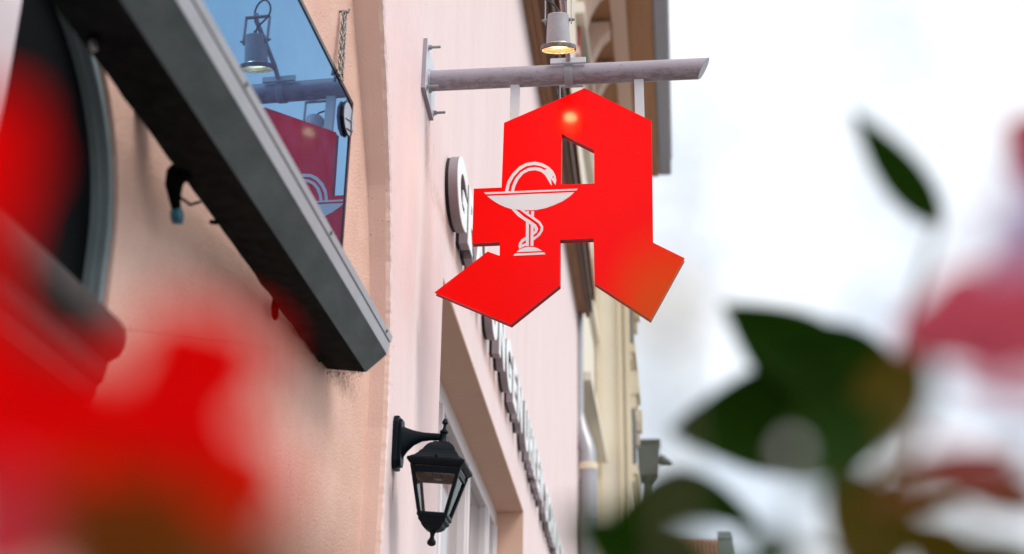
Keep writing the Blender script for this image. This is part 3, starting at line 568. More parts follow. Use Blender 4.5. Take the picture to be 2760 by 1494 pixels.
# ================================================================ the pharmacy sign on its pole
PY, PZ = 4.451, 4.185
ps = thing('pharmacy_sign', 'red letter A shaped pharmacy sign with white bowl and snake hung from grey pole', 'sign', (0.0, PY, PZ))
plate = [(-0.085, 4.312), (-0.095, 4.112), (0.137, 4.078), (0.236, 4.300)]
PL = [(-0.080, 4.315), (-0.095, 4.105), (0.132, 4.095), (0.160, 4.300)]
wp = build('wall_plate', MB().prism([PL], lambda u, v, w: PK(u, w, v), 0.004, 0.015), 'plate', ps, bevel=0.0012)
build('plate_edge', MB().prism([[(u + (0.0 if u > 0 else -0.0012), v) for u, v in PL]], lambda u, v, w: PK(u, w, v), 0.0005, 0.0145), 'pole', wp)
for s, z in ((-0.058, 4.290), (-0.068, 4.124), (0.116, 4.118), (0.132, 4.284)):
    bl = build('bolt', MB().lathe([(0, 0.046), (0.0048, 0.045), (0.0052, 0.0)], PK(s, 0.015, z), (1, 0, 0), 10), 'steel', ps)
    build('nut', MB().lathe([(0, 0.013), (0.0098, 0.013), (0.0098, 0.003), (0, 0.003)], PK(s, 0.015, z), (1, 0, 0), 6), 'steel', bl)
    build('washer', MB().lathe([(0, 0.003), (0.0135, 0.003), (0.0135, 0.0), (0, 0)], PK(s, 0.0152, z), (1, 0, 0), 16), 'plate', bl)
# tube with a slanted far end
PR = 0.0375; SEG = 40; x0 = 0.014
pb = MB(); vs = []
for k in range(SEG):
    an = 2 * math.pi * k / SEG; vs.append((x0, PY + PR * math.cos(an), PZ + PR * math.sin(an)))
for k in range(SEG):
    an = 2 * math.pi * k / SEG; zz = math.sin(an); vs.append((0.997 + 0.021 * zz, PY + PR * math.cos(an), PZ + PR * math.sin(an)))
pb.add(vs, [(k, (k + 1) % SEG, SEG + (k + 1) % SEG, SEG + k) for k in range(SEG)])
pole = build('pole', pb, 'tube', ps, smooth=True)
cp = MB(); cp.add([(x + 0.0004, y, z) for x, y, z in vs[SEG:]], [tuple(range(SEG))]); build('pole_end', cp, 'lamp', pole)
build('weld', MB().lathe([(PR + 0.007, 0.0), (PR + 0.006, 0.004), (PR + 0.001, 0.009)], (0.0145, PY, PZ), (1, 0, 0), 40), 'pole', pole, smooth=True)
rr = random.Random(5); TH = 0.016
SGN = lambda u, v, w: Vector((u, w, v))
panel = build('panel', MB().prism([SIGN_OUT, SIGN_HOLE], SGN, PY - TH, PY - TH + 0.003), 'red', ps)
inset = lambda lp, d, k: [(lp[i][0], lp[i][1]) for i in range(len(lp))]
def shrink(lp, d):
    out = []; n = len(lp)
    area = sum(lp[i][0] * lp[(i + 1) % n][1] - lp[(i + 1) % n][0] * lp[i][1] for i in range(n)); sg = 1 if area > 0 else -1
    for i in range(n):
        a, b, c = Vector(lp[i - 1]), Vector(lp[i]), Vector(lp[(i + 1) % n])
        e1 = (b - a).normalized(); e2 = (c - b).normalized(); n1 = Vector((-e1.y, e1.x)) * sg; n2 = Vector((-e2.y, e2.x)) * sg
        m = (n1 + n2); m = m / max(m.length_squared / 2, 0.2); out.append(tuple(b + m * d))
    return out
build('panel_body', MB().prism([shrink(SIGN_OUT, 0.0015), shrink(SIGN_HOLE, -0.0015)], SGN, PY - TH + 0.0035, PY + TH - 0.0035), 'redside', panel)
build('back_panel', MB().prism([SIGN_OUT, SIGN_HOLE], SGN, PY + TH - 0.003, PY + TH), 'red', ps)
em = None
for k, lp in EMBLEM.items():
    if k == 'eye': continue
    nm = {'rim': 'bowl_rim', 'bowl': 'bowl', 'snakeA': 'snake', 'bandB': 'snake_coil', 'bandC': 'snake_coil', 'tail': 'snake_tail', 'stemL': 'goblet_stem', 'stemR': 'goblet_stem', 'stubL': 'goblet_stem', 'stubR': 'goblet_stem', 'dome': 'goblet_base', 'foot': 'goblet_foot'}[k]
    # finer curves: one round of corner cutting on the long outlines
    if k in ('bandB', 'bandC', 'tail', 'dome'):
        pass
    build(nm, MB().prism([lp], SGN, PY - TH - 0.0006, PY - TH - 0.0001), 'white', panel)
ex, ez = EMBLEM['eye'][0]
build('snake_eye', MB().prism([[(ex + 0.0028 * math.cos(i * 0.628), ez + 0.0028 * math.sin(i * 0.628)) for i in range(10)]], SGN, PY - TH - 0.0011, PY - TH - 0.0007), 'red', panel)
for xa, zlow in ((0.327, 4.0), (0.768, 3.99)):
    build('hanger_post', MB().box((xa - 0.0165, PY - 0.010, zlow - 0.03), (xa + 0.0165, PY + 0.010, PZ - 0.034)), 'plate', ps, bevel=0.0015)
# little dead leaves and web scraps caught on the tube and panel
scr = MB()
for x, z in ((0.41, 4.185), (0.705, 4.196), (0.29, 4.20), (0.345, 3.85), (0.405, 3.842), (0.545, 3.705), (0.497, 3.745), (0.55, 3.742), (0.600, 3.741), (0.88, 3.46), (0.50, 3.36), (0.18, 3.415)):
    a = rr.random() * 6; l = rr.uniform(0.003, 0.008); yy = PY - 0.039 if z > 4.15 else PY - TH - 0.001
    scr.add([(x, yy, z), (x + math.cos(a) * l, yy - 0.002, z + math.sin(a) * l), (x + math.cos(a + 0.7) * l * 0.6, yy - 0.001, z + math.sin(a + 0.7) * l * 0.6)], [(0, 1, 2)])
build('debris', scr, 'sill', ps)['kind'] = 'stuff'

# ================================================================ two floodlights clamped to the pole
def floodlight(label, sgn):
    Yf = lambda y: PY + sgn * (y - PY)
    t = thing('floodlight', label, 'floodlight', (0.52, Yf(4.40), 4.20), 'floodlights clamped to the sign pole')
    top = Vector((0.507, Yf(4.135), 4.237)); lens = Vector((0.505, Yf(4.172), 4.123)); ax = (lens - top).normalized(); L = (lens - top).length
    body = build('lamp_body', MB().lathe([(0, 0), (0.033, 0.0005), (0.0355, 0.003), (0.0365, 0.022), (0.0372, 0.024), (0.0415, L - 0.0125)], top, ax, 40), 'lamp', t, smooth=True)
    build('rim', MB().lathe([(0.040, L - 0.0125), (0.0585, L - 0.012), (0.0605, L - 0.009), (0.0605, L + 0.003), (0.0565, L + 0.004), (0.0545, L - 0.004)], top, ax, 40), 'flange', body, smooth=True)
    build('reflector', MB().lathe([(0.0540, L - 0.001), (0.036, L - 0.026), (0.0, L - 0.034)], top, ax, 32), 'reflector', body, smooth=True)
    build('bulb', MB().lathe([(0, 0.010), (0.018, 0.008), (0.026, 0.0)], top + ax * (L - 0.0325), ax, 24), 'bulb', body, smooth=True)
    build('lens', MB().lathe([(0, 0.0), (0.0555, 0.0)], top + ax * (L + 0.001), ax, 32), 'pane', body)
    ys = top.y + sgn * 0.006
    yk = build('yoke', MB().box((0.4615, ys - 0.008, 4.205), (0.4645, ys + 0.008, 4.315)).box((0.5495, ys - 0.008, 4.205), (0.5525, ys + 0.008, 4.315)).box((0.4646, ys - 0.008, 4.312), (0.5494, ys + 0.008, 4.3155)), 'lamp', t)
    for x, d in ((0.4610, -1), (0.5530, 1)):
        build('pivot_bolt', MB().lathe([(0.006, -0.016), (0.006, 0.004), (0.004, 0.006), (0.004, 0.010), (0, 0.010)], (x, ys, 4.218), (d, 0, 0), 10), 'steel', yk)
    build('arm', MB().tube([(0.521, Yf(4.402), 4.215), (0.522, Yf(4.36), 4.245), (0.521, Yf(4.16), 4.312), (0.512, Yf(4.135), 4.322)], 0.0085, 12), 'pole', t, smooth=True)
    build('clamp', MB().box((0.457, Yf(4.408) - 0.006, 4.205), (0.583, Yf(4.408) + 0.006, 4.226)), 'plate', t, bevel=0.001)
    cl = MB().lathe([(PR + 0.0035, 0), (PR + 0.0035, 0.03)], (0.505, PY, PZ), (1, 0, 0), 36); build('clamp_band', cl, 'plate', t, smooth=True)
    cpts = [(0.507, Yf(4.137), 4.236), (0.506, Yf(4.135), 4.250), (0.497, Yf(4.13), 4.268), (0.474, Yf(4.12), 4.282), (0.452, Yf(4.11), 4.30), (0.452, Yf(4.11), 4.335), (0.478, Yf(4.12), 4.368), (0.512, Yf(4.14), 4.365), (0.53, Yf(4.16), 4.335), (0.528, Yf(4.20), 4.31), (0.524, Yf(4.34), 4.262), (0.523, Yf(4.40), 4.235)]
    pts = []
    for i in range(len(cpts) - 1):      # smooth the cable
        p0, p1, p2, p3 = [Vector(cpts[max(0, min(len(cpts) - 1, i + q))]) for q in (-1, 0, 1, 2)]
        for q in range(5):
            u = q / 5; pts.append(0.5 * (2 * p1 + (p2 - p0) * u + (2 * p0 - 5 * p1 + 4 * p2 - p3) * u * u + (3 * p1 - p0 - 3 * p2 + p3) * u ** 3))
    build('cable', MB().tube(pts, 0.0035, 8), 'cable', t, smooth=True)
    build('cable_gland', MB().lathe([(0.007, -0.006), (0.007, 0.008), (0.004, 0.016)], top, -ax, 10), 'cable', t, smooth=True)
    return t
floodlight('lit grey floodlight hanging in front of the red sign', 1)
floodlight('grey floodlight behind the red sign, mostly hidden', -1)

# ================================================================ wall lantern
LX, LY, LZ = 0.150, 4.135, 2.64
wl_ = thing('wall_lantern', 'black four sided coach lantern with clear panes on curved wall arm', 'lantern', (0.0, LY, 2.75))
TILT = Matrix.Rotation(R(4.6), 4, 'Y')
def T(v): p = Vector(v) - Vector((LX, LY, LZ)); return TILT @ p + Vector((LX, LY, LZ))
def tmb(mb): mb.v = [tuple(T(v)) for v in mb.v]; return mb
def frusta(levels):      # square sections (half width, z)
    mb = MB(); vs = []
    for h, z in levels: vs += [(LX - h, LY - h, z), (LX + h, LY - h, z), (LX + h, LY + h, z), (LX - h, LY + h, z)]
    n = len(levels); fs = [(i * 4 + k, i * 4 + (k + 1) % 4, (i + 1) * 4 + (k + 1) % 4, (i + 1) * 4 + k) for i in range(n - 1) for k in range(4)]
    fs += [(3, 2, 1, 0), tuple(range((n - 1) * 4, n * 4))]
    return tmb(mb.add(vs, fs))
hx = [(-0.036, 2.69), (-0.036, 2.81), (-0.022, 2.832), (0.022, 2.832), (0.036, 2.81), (0.036, 2.69), (0.022, 2.668), (-0.022, 2.668)]
bp = build('back_plate', MB().prism([hx], lambda u, v, w: Vector((w, LY + u, v)), 0.010, 0.027), 'iron', wl_, bevel=0.003)
build('plate_rim', MB().prism([[(u * 0.8, 2.75 + (v - 2.75) * 0.88) for u, v in hx]], lambda u, v, w: Vector((w, LY + u, v)), 0.0272, 0.036), 'iron', bp, bevel=0.002)
am = MB(); vs = []; prof = [(0.036, 2.803, 2.700, 0.024), (0.050, 2.797, 2.722, 0.021), (0.070, 2.790, 2.742, 0.017), (0.095, 2.784, 2.754, 0.013), (0.120, 2.781, 2.757, 0.011), (0.152, 2.779, 2.756, 0.010)]
for x, zt_, zb_, hw in prof:
    for k in range(12):
        a = 2 * math.pi * k / 12; vs.append((x, LY + hw * math.cos(a), (zt_ + zb_) / 2 + (zt_ - zb_) / 2 * math.sin(a)))
am.add(vs, [(i * 12 + k, i * 12 + (k + 1) % 12, (i + 1) * 12 + (k + 1) % 12, (i + 1) * 12 + k) for i in range(5) for k in range(12)])
build('arm', am, 'iron', wl_, smooth=True)
build('finial', tmb(MB().lathe([(0, 2.826), (0.005, 2.824), (0.0085, 2.816), (0.0095, 2.811), (0.005, 2.806), (0.0045, 2.797), (0.0075, 2.790), (0.0125, 2.786), (0.013, 2.781), (0.009, 2.777), (0.0085, 2.764), (0.012, 2.755), (0.015, 2.749), (0.015, 2.745)], (LX, LY, 0), (0, 0, 1), 20)), 'iron', wl_, smooth=True)
cap = build('roof_cap', frusta([(0.0, 2.748), (0.024, 2.748), (0.026, 2.744), (0.031, 2.742), (0.040, 2.733), (0.047, 2.722), (0.0505, 2.714), (0.054, 2.712), (0.060, 2.702), (0.069, 2.692), (0.079, 2.686), (0.0795, 2.683)]), 'iron', wl_)
build('roof_rim', frusta([(0.082, 2.6835), (0.0865, 2.681), (0.0865, 2.674), (0.082, 2.669), (0.077, 2.664), (0.073, 2.662)]), 'iron', cap)
ZT_, ZB_, HT, HB = 2.661, 2.530, 0.071, 0.0405
def at(hx_, hy_, z):
    k = (z - ZB_) / (ZT_ - ZB_); h = HB + (HT - HB) * k; return Vector((LX + hx_ * h, LY + hy_ * h, z))
for sx, sy in ((-1, -1), (1, -1), (1, 1), (-1, 1)):
    b = 0.0055
    def cr(z): c = at(sx, sy, z); return [c + Vector((-b, -b, 0)), c + Vector((b, -b, 0)), c + Vector((b, b, 0)), c + Vector((-b, b, 0))]
    build('corner_bar', tmb(MB().hexa(cr(ZB_) + cr(ZT_))), 'iron', wl_)
for (ax_, ay), (bx, by) in (((-1, -1), (1, -1)), ((1, -1), (1, 1)), ((1, 1), (-1, 1)), ((-1, 1), (-1, -1))):
    p = [at(ax_, ay, ZB_), at(bx, by, ZB_), at(bx, by, ZT_), at(ax_, ay, ZT_)]; c = sum(p, Vector()) / 4; inn = (Vector((LX, LY, c.z)) - c).normalized() * 0.0012
    build('pane', tmb(MB().hexa(p[:2] + [p[1] + inn, p[0] + inn] + [p[3], p[2], p[2] + inn, p[3] + inn])), 'pane', wl_)
build('top_collar', frusta([(0.0705, 2.6615), (0.0705, 2.640), (0.060, 2.640), (0.060, 2.6615)]), 'iron', cap)
cup = build('base_cup', frusta([(0.0445, 2.5295), (0.0455, 2.526), (0.0455, 2.519), (0.041, 2.515), (0.0405, 2.507), (0.033, 2.499), (0.030, 2.492), (0.022, 2.484), (0.012, 2.479), (0.0, 2.479)]), 'iron', wl_)
build('drop_finial', tmb(MB().lathe([(0.013, 2.482), (0.0075, 2.474), (0.006, 2.465), (0.0075, 2.458), (0.0115, 2.453), (0.0135, 2.447), (0.012, 2.441), (0.006, 2.437), (0, 2.436)], (LX, LY, 0), (0, 0, 1), 20)), 'iron', cup, smooth=True)
build('rim_screw', tmb(MB().lathe([(0.004, -0.003), (0.004, 0.005), (0, 0.006)], (LX, LY - 0.081, 2.689), (0, -1, 0), 8)), 'iron', cap)
build('lamp_holder', tmb(MB().lathe([(0.016, 2.665), (0.016, 2.640), (0.012, 2.636), (0, 2.636)], (LX, LY, 0), (0, 0, 1), 16)), 'iron', cap, smooth=True)

# ================================================================ channel letters on the pink wall
WORDS = [('G', 0.566, 0.885), ('R', 0.945, 1.205), ('A', 1.245, 1.565), ('V', 1.585, 1.90), ('U', 1.955, 2.245), ('N', 2.355, 2.655), ('G', 2.763, 3.085), ('E', 3.195, 3.43), ('N', 3.53, 3.85),
         ('U', 4.06, 4.36), ('H', 4.46, 4.75), ('R', 4.86, 5.12), ('E', 5.20, 5.43), ('N', 5.52, 5.82), ('S', 6.12, 6.38), ('C', 6.44, 6.74), ('H', 6.83, 7.12), ('M', 7.22, 7.57), ('U', 7.67, 7.95), ('C', 8.02, 8.32), ('K', 8.41, 8.70)]
LB, LH = 3.955, 0.268
ORD = ['first', 'second', 'third', 'fourth', 'fifth', 'sixth', 'seventh', 'eighth', 'ninth', 'tenth', 'eleventh', 'twelfth', 'thirteenth', 'fourteenth', 'fifteenth', 'sixteenth', 'seventeenth', 'eighteenth', 'nineteenth', 'twentieth', 'last']
def glyph_mesh(ch, off, ext):
    cu = bpy.data.curves.new('glyph', 'FONT'); cu.body = ch; cu.size = 1; cu.offset = off; cu.extrude = ext; cu.resolution_u = 14; cu.fill_mode = 'BOTH'
    ob = bpy.data.objects.new('glyph', cu); col.objects.link(ob); dg = bpy.context.evaluated_depsgraph_get(); dg.update()
    me = bpy.data.meshes.new_from_object(ob.evaluated_get(dg)); bpy.data.objects.remove(ob); bpy.data.curves.remove(cu); return me
for i, (ch, a, b) in enumerate(WORDS):
    t = thing('channel_letter', 'raised white faced letter %s with mauve sides, %s from the left on pink wall' % (ch, ORD[i]), 'letter', PK(a, 0.0, LB), 'raised letters along the pink wall')
    ref = glyph_mesh(ch, 0.045, 0.0); xs = [v.co.x for v in ref.vertices]; ys = [v.co.y for v in ref.vertices]
    bx0, bx1, by0, by1 = min(xs), max(xs), min(ys), max(ys); bpy.data.meshes.remove(ref)
    ov = 0.006 if ch in 'GCSU' else 0
    for nm, off, w0, w1, m_ in (('spacer', 0.035, 0.001, 0.0145, 'gap'), ('side', 0.045, 0.0147, 0.0505, 'lreturn'), ('face', 0.046, 0.0508, 0.0545, 'letter')):
        me = glyph_mesh(ch, off, 0.5); mb = MB()
        vs = [PK(a + (v.co.x - bx0) / (bx1 - bx0) * (b - a), w0 + (v.co.z + 0.5) * (w1 - w0), LB - ov + (v.co.y - by0) / (by1 - by0) * (LH + 2 * ov)) for v in me.vertices]
        mb.add(vs, [tuple(p.vertices) for p in me.polygons]); bpy.data.meshes.remove(me)
        build(nm, mb, m_, t, smooth=(nm == 'side'))

# ================================================================ downpipe at the end of the pink house
dp = thing('downpipe', 'zinc downpipe with swan neck at the far end of the pink wall', 'downpipe', PK(13.3, 0.1, 0))
P_ = lambda s, w, z: PK(s, w, z)
build('upper_pipe', MB().tube([P_(13.55, 0.03, 9.0), P_(13.55, 0.03, 7.0), P_(13.54, 0.035, 6.85), P_(13.52, 0.05, 6.70), P_(13.48, 0.09, 6.56), P_(13.44, 0.125, 6.42), P_(13.42, 0.135, 6.2)], [0.045, 0.045, 0.07, 0.10, 0.108, 0.108, 0.108], 20), 'zinc', dp, smooth=True)
build('lower_pipe', MB().tube([P_(13.42, 0.135, 6.22), P_(13.42, 0.135, 3.0), P_(13.42, 0.135, 0.0)], 0.112, 20), 'zinc', dp, smooth=True)
build('pipe_collar', MB().tube([P_(13.42, 0.135, 6.17), P_(13.42, 0.135, 6.26)], 0.12, 20), 'cream', dp, smooth=True)
for z in (5.5, 3.6): build('pipe_bracket', MB().tube([P_(13.42, 0.135, z), P_(13.42, 0.135, z + 0.04)], 0.118, 20), 'zinc', dp)

# ================================================================ cream house beyond
ch_ = thing('cream_house', 'cream stucco house with moulded bay and deep eave beyond the pink house', 'house', (-0.4, 18.3, 0))
build('wall', MB().box((-5, 18.32, 0), (-0.42, 26.0, 14.3)), 'cream2', ch_)
bay = build('bay', MB().box((-0.419, 22.9, 2.5), (0.17, 25.98, 12.9)), 'cream2', ch_)
for x0_, x1_ in ((-0.40, -0.31), (-0.02, 0.04), (0.10, 0.18)):
    build('pilaster_strip', MB().box((x0_, 22.83, 2.6), (x1_, 22.899, 12.8)), 'cream', bay)
for z_ in (4.6, 7.4, 9.5, 11.4):
    build('bay_cornice', MB().box((0.171, 22.95, z_), (0.27, 26.05, z_ + 0.16)).box((0.171, 22.98, z_ - 0.12), (0.22, 26.02, z_ - 0.003)), 'cream', bay)
for z_ in (5.7, 8.3, 10.5):
    build('bay_window', MB().box((0.171, 23.4, z_ - 0.75), (0.19, 25.5, z_ + 0.75)), 'darkwin', bay)
    for y_ in (23.3, 25.6): build('bracket', MB().box((0.171, y_ - 0.1, z_ + 0.55), (0.30, y_ + 0.1, z_ + 0.95)).box((0.171, y_ - 0.08, z_ + 0.3), (0.25, y_ + 0.08, z_ + 0.549)), 'cream', bay)
for z_, d_, h_ in ((7.53, 0.20, 0.12), (7.75, 0.07, 0.1), (9.6, 0.09, 0.16), (10.6, 0.05, 0.1), (11.9, 0.12, 0.16), (12.6, 0.06, 0.12), (13.3, 0.14, 0.2), (6.2, 0.06, 0.1)):
    build('string_course', MB().box((-0.419, 18.33, z_), (-0.42 + d_, 22.74, z_ + h_)), random.Random(int(z_ * 10)).choice(['cream', 'cream2', 'rosy']), ch_)
for y_ in (19.0, 20.7):
    w_ = build('window', MB().box((-0.4195, y_, 12.05), (-0.40, y_ + 0.9, 13.28)), 'darkwin', ch_)
    build('shutter', MB().box((-0.41, y_ - 0.32, 12.05), (-0.37, y_ - 0.02, 13.28)), 'redshut', w_)
    build('surround', MB().box((-0.418, y_ + 0.91, 11.95), (-0.34, y_ + 1.1, 13.25)), 'cream', w_)
build('dark_wall_slab', MB().box((-0.4195, 18.5, 0.0), (-0.395, 20.3, 7.3)), 'darkwin', ch_)  # flat near-black slab, makes the wall dark below the string course
build('dark_wall_slab', MB().box((-0.4195, 21.0, 0.0), (-0.395, 22.2, 6.0)), 'darkwin', ch_)
# eave: brown soffit, consoles, gutter
ce = build('eave_soffit', MB().box((-0.43, 18.3, 14.36), (0.72, 26.2, 14.5)), 'wood', ch_)
build('soffit_rosy_board', MB().box((0.05, 18.3, 14.30), (0.30, 26.2, 14.358)), 'rosy', ce)  # rosy board under the brown soffit
build('gutter', MB().box((0.722, 18.3, 14.40), (0.98, 26.25, 14.72)), 'gutter', ce, bevel=0.04)
for y_ in (18.9, 20.2, 21.5):
    cpf = [(-0.42, 14.3), (0.02, 14.3), (0.02, 14.12), (-0.10, 14.02), (-0.22, 13.78), (-0.30, 13.5), (-0.42, 13.4)]
    build('console', MB().prism([cpf], lambda u, v, w: Vector((u, w, v)), y_, y_ + 0.3), 'rosy', ce)
build('roof', MB().add([(1.0, 18.3, 14.73), (1.0, 26.2, 14.73), (-5, 26.2, 18.6), (-5, 18.3, 18.6), (1.0, 18.3, 14.80), (1.0, 26.2, 14.80), (-5, 26.2, 18.7), (-5, 18.3, 18.7)],
      [(0, 3, 2, 1), (4, 5, 6, 7), (0, 1, 5, 4), (1, 2, 6, 5), (2, 3, 7, 6), (3, 0, 4, 7)]), 'tile', ch_)

# rainwater head with a beast spout at the far corner
rh = thing('rainwater_head', 'dark green grey rainwater hopper with beast spout and bent pipe at the far corner', 'rainwater head', (0.36, 26.3, 0))
hp = build('hopper', MB().hexa([(0.20, 26.12, 8.16), (0.56, 26.12, 8.16), (0.56, 26.5, 8.16), (0.20, 26.5, 8.16), (0.18, 26.12, 8.80), (0.60, 26.12, 8.80), (0.60, 26.54, 8.80), (0.18, 26.54, 8.80)]), 'hopper', rh, bevel=0.015)
build('hopper_rim', MB().box((0.165, 26.10, 8.801), (0.615, 26.56, 8.86)), 'hopper', hp)
build('spout', MB().tube([(0.585, 26.3, 8.45), (0.65, 26.3, 8.50), (0.72, 26.3, 8.46), (0.79, 26.3, 8.42), (0.82, 26.3, 8.40)], [0.09, 0.11, 0.07, 0.045, 0.012], 10), 'hopper', hp)
for a_ in ((0.66, 8.58), (0.73, 8.52)): build('spout_crest', MB().tube([(a_[0], 26.3, a_[1] - 0.05), (a_[0] - 0.03, 26.3, a_[1] + 0.04)], [0.03, 0.004], 6), 'hopper', hp)
build('outlet', MB().lathe([(0.16, 8.158), (0.15, 8.10), (0.10, 8.03)], (0.38, 26.3, 0), (0, 0, 1), 16), 'hopper', rh, smooth=True)
build('pipe', MB().tube([(0.38, 26.3, 8.06), (0.375, 26.3, 7.6), (0.385, 26.3, 7.3), (0.38, 26.3, 7.05), (0.33, 26.2, 6.85), (0.26, 26.12, 6.70), (0.25, 26.1, 6.4), (0.25, 26.1, 0.0)], [0.085, 0.08, 0.08, 0.08, 0.08, 0.08, 0.08, 0.08], 14), 'hopper', rh, smooth=True)
build('wall_pipe', MB().tube([(0.215, 26.14, 8.15), (0.215, 26.12, 0.0)], 0.04, 10), 'hopper', rh, smooth=True)

# far low house: tiled roof and a flue
fh = thing('far_house', 'distant house with orange clay tile roof at the bottom edge', 'house', (3, 40, 0))
build('wall', MB().box((-6, 40.4, 0), (2.4, 48, 8.8)), 'farwall', fh)
ro = build('roof', MB().add([(-6.2, 40.0, 8.7), (2.5, 40.0, 8.7), (2.5, 44.2, 10.6), (-6.2, 44.2, 10.6), (2.5, 48.4, 8.7), (-6.2, 48.4, 8.7)], [(0, 1, 2, 3), (3, 2, 4, 5), (0, 3, 5), (1, 4, 2), (0, 5, 4, 1)]), 'tile', fh)
n_ = 0; x = -1.2
tm = None
while x < 2.45:
    for r_ in range(5):
        ya = 43.75 - r_ * 0.42; za = 8.73 + (ya - 40) * 0.4524; yb = ya + 0.46; zb2 = 8.73 + (yb - 40) * 0.4524
        if tm is None:
            tm_mb = MB(); vs = []
            for (yy, zz, rd) in ((0, 0.0, 0.062), (0.46, 0.46 * 0.4524 - 0.02, 0.055)):
                for k in range(7): a = math.pi * k / 6; vs.append((rd * math.cos(a), yy, zz + rd * math.sin(a) * 0.9))
            tm_mb.add(vs, [(k, k + 1, 7 + k + 1, 7 + k) for k in range(6)] + [(0, 1, 2, 3, 4, 5, 6)])
            tm = bpy.data.meshes.new('tile'); tm.from_pydata([tuple(v) for v in tm_mb.v], [], tm_mb.f); tm.materials.append(M['tile'])
        o = bpy.data.objects.new('tile', tm); col.objects.link(o); o.parent = ro; o.location = Vector((x + rr.uniform(-0.006, 0.006), ya, za + rr.uniform(0, 0.01))) - fh.location
        o.rotation_euler = (0, 0, rr.uniform(-0.02, 0.02)); n_ += 1
    x += 0.128
flue = build('flue', MB().hexa([(2.02, 40.9, 8.6), (2.62, 40.9, 8.6), (2.62, 41.3, 8.6), (2.02, 41.3, 8.6), (2.02, 40.9, 10.22), (2.42, 40.9, 10.22), (2.42, 41.3, 10.22), (2.02, 41.3, 10.22)]), 'chimney', fh)
build('flue_cap', MB().box((2.0, 40.86, 10.0), (2.46, 41.34, 10.06)), 'chimney', flue)

# ================================================================ blurred flowers close to the camera
def blade(kind, base, tip, width, parent, m, seedv):
    base, tip = Vector(base), Vector(tip); d = tip - base; L = d.length; d.normalize()
    face = Vector((0.11, -0.92, -0.375)); n = (face - d * face.dot(d)).normalized(); s = d.cross(n); rn = random.Random(seedv)
    NU, NV = 14, 7; vs = []
    for i in range(NU + 1):
        u = i / NU
        if kind == 'petal': h = math.sin(math.pi * min(1, u ** 0.8 * 0.86 + 0.04)) ** 0.7 * (0.55 + 0.55 * u)
        elif kind == 'arch': h = math.sin(math.pi * (0.03 + 0.94 * u)) ** 0.8
        else: h = math.sin(math.pi * u ** 0.75) ** 0.9
        lift = (math.sin(math.pi * u) * 0.22 * L if kind == 'arch' else 0)
        for k in range(NV):
            v = k / (NV - 1) * 2 - 1
            ruf = 1 + 0.10 * math.sin(u * 17 + seedv + v * 2) * (kind == 'petal')
            p = base + d * (L * u) + s * (v * width / 2 * h * ruf) + n * (0.10 * width * (v * v - 0.3) * h - 0.05 * L * math.sin(math.pi * u) + (0.02 * width * math.sin(9 * u + 3 * v) if kind == 'petal' else 0))
            if lift: p += Vector((0, 0, 1)) * lift
            vs.append(p)
    mb = MB(); t = n * 0.0003
    A = vs; B = [p - t for p in vs]; k0 = len(A)
    fs = []
    for i in range(NU):
        for k in range(NV - 1):
            q = (i * NV + k, i * NV + k + 1, (i + 1) * NV + k + 1, (i + 1) * NV + k); fs.append(q); fs.append(tuple(k0 + x_ for x_ in reversed(q)))
    mb.add(A + B, fs)
    nm = 'petal' if kind == 'petal' else 'leaf'
    return build(nm, mb, m, parent, smooth=True)
BM = {'pale': 'palepetal', 'brownleaf': 'brownleaf', 'paleleaf': 'paleleaf', 'red': 'petal', 'redbrown': 'petal2', 'pink': 'pinkpetal', 'redpink': 'rosepetal', 'green': 'leaf', 'olive': 'olive', 'brown': 'brown'}
pl = thing('red_flower_plant', 'blurred red flowers very close at the lower left edge', 'flowers', (0.66, 0.46, 1.4))
for i, (k, b, t, w, c) in enumerate(LEFT_BLADES): blade(k, b, t, w, pl, BM[c], i)
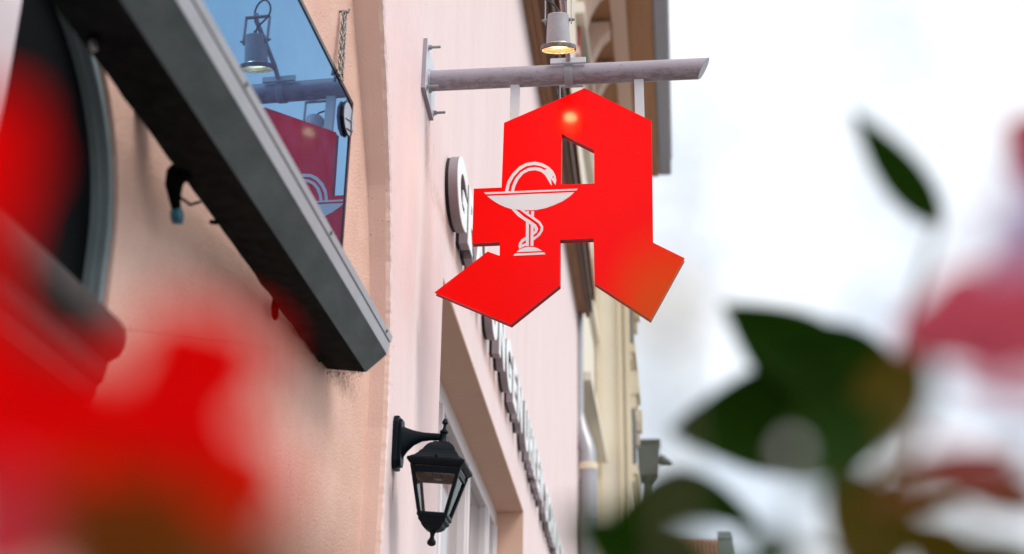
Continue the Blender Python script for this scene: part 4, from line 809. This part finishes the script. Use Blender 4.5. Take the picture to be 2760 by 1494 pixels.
for a, b in LEFT_STEMS:
    build('stem', MB().tube([a, b, Vector((0.66, 0.46, 1.40)).lerp(Vector(b), 0.25), (0.66, 0.46, 1.36)], 0.0016, 6), 'stem', pl)
pr_ = thing('pink_flower_plant', 'blurred green leaves and rose petals close at the right edge', 'plant', (0.95, 0.70, 1.4))
for i, (k, b, t, w, c) in enumerate(RIGHT_BLADES): blade(k, b, t, w, pr_, BM[c], i + 40)
for a, b in RIGHT_STEMS: build('stem', MB().tube([a, (Vector(a) + Vector(b)) / 2 + Vector((0.001, 0, 0.001)), b], 0.0019, 6), 'stem', pr_)
for p in (RIGHT_STEMS[2][1], RIGHT_STEMS[9][1], RIGHT_STEMS[10][1]):
    build('stem', MB().tube([p, Vector(p).lerp(Vector((0.95, 0.70, 1.40)), 0.5), (0.95, 0.70, 1.36)], 0.0022, 6), 'stem', pr_)
build('highlight_bead', MB().lathe([(0, 0.004), (0.0022, 0.002), (0.003, 0), (0.0022, -0.002), (0, -0.004)], (0.8844, 0.4153, 1.7104), (0, 0, 1), 10), 'white', pr_, smooth=True)  # white bead added so its defocus makes a pale highlight disc
build('stem', MB().tube([(0.8844, 0.4153, 1.7070), (0.89, 0.42, 1.66), (0.95, 0.70, 1.36)], 0.0008, 6), 'stem', pr_)  # thin stem added to carry the bead
for nm, (x, y), lab in (('planter', (0.66, 0.46), 'tall stone planter holding the red flowers below the frame'), ('planter', (0.98, 0.80), 'tall stone planter holding the rose petalled plant below the frame')):
    tp = thing(nm, lab, 'planter', (x, y, 0), 'tall planters on the pavement')
    w0, w1 = 0.11, 0.15; rim = MB()
    rim.hexa([(x - w0, y - w0, 0), (x + w0, y - w0, 0), (x + w0, y + w0, 0), (x - w0, y + w0, 0), (x - w1, y - w1, 1.34), (x + w1, y - w1, 1.34), (x + w1, y + w1, 1.34), (x - w1, y + w1, 1.34)])
    build('body', rim, 'clay', tp); build('soil', MB().box((x - 0.13, y - 0.13, 1.341), (x + 0.13, y + 0.13, 1.37)), 'soil', tp)
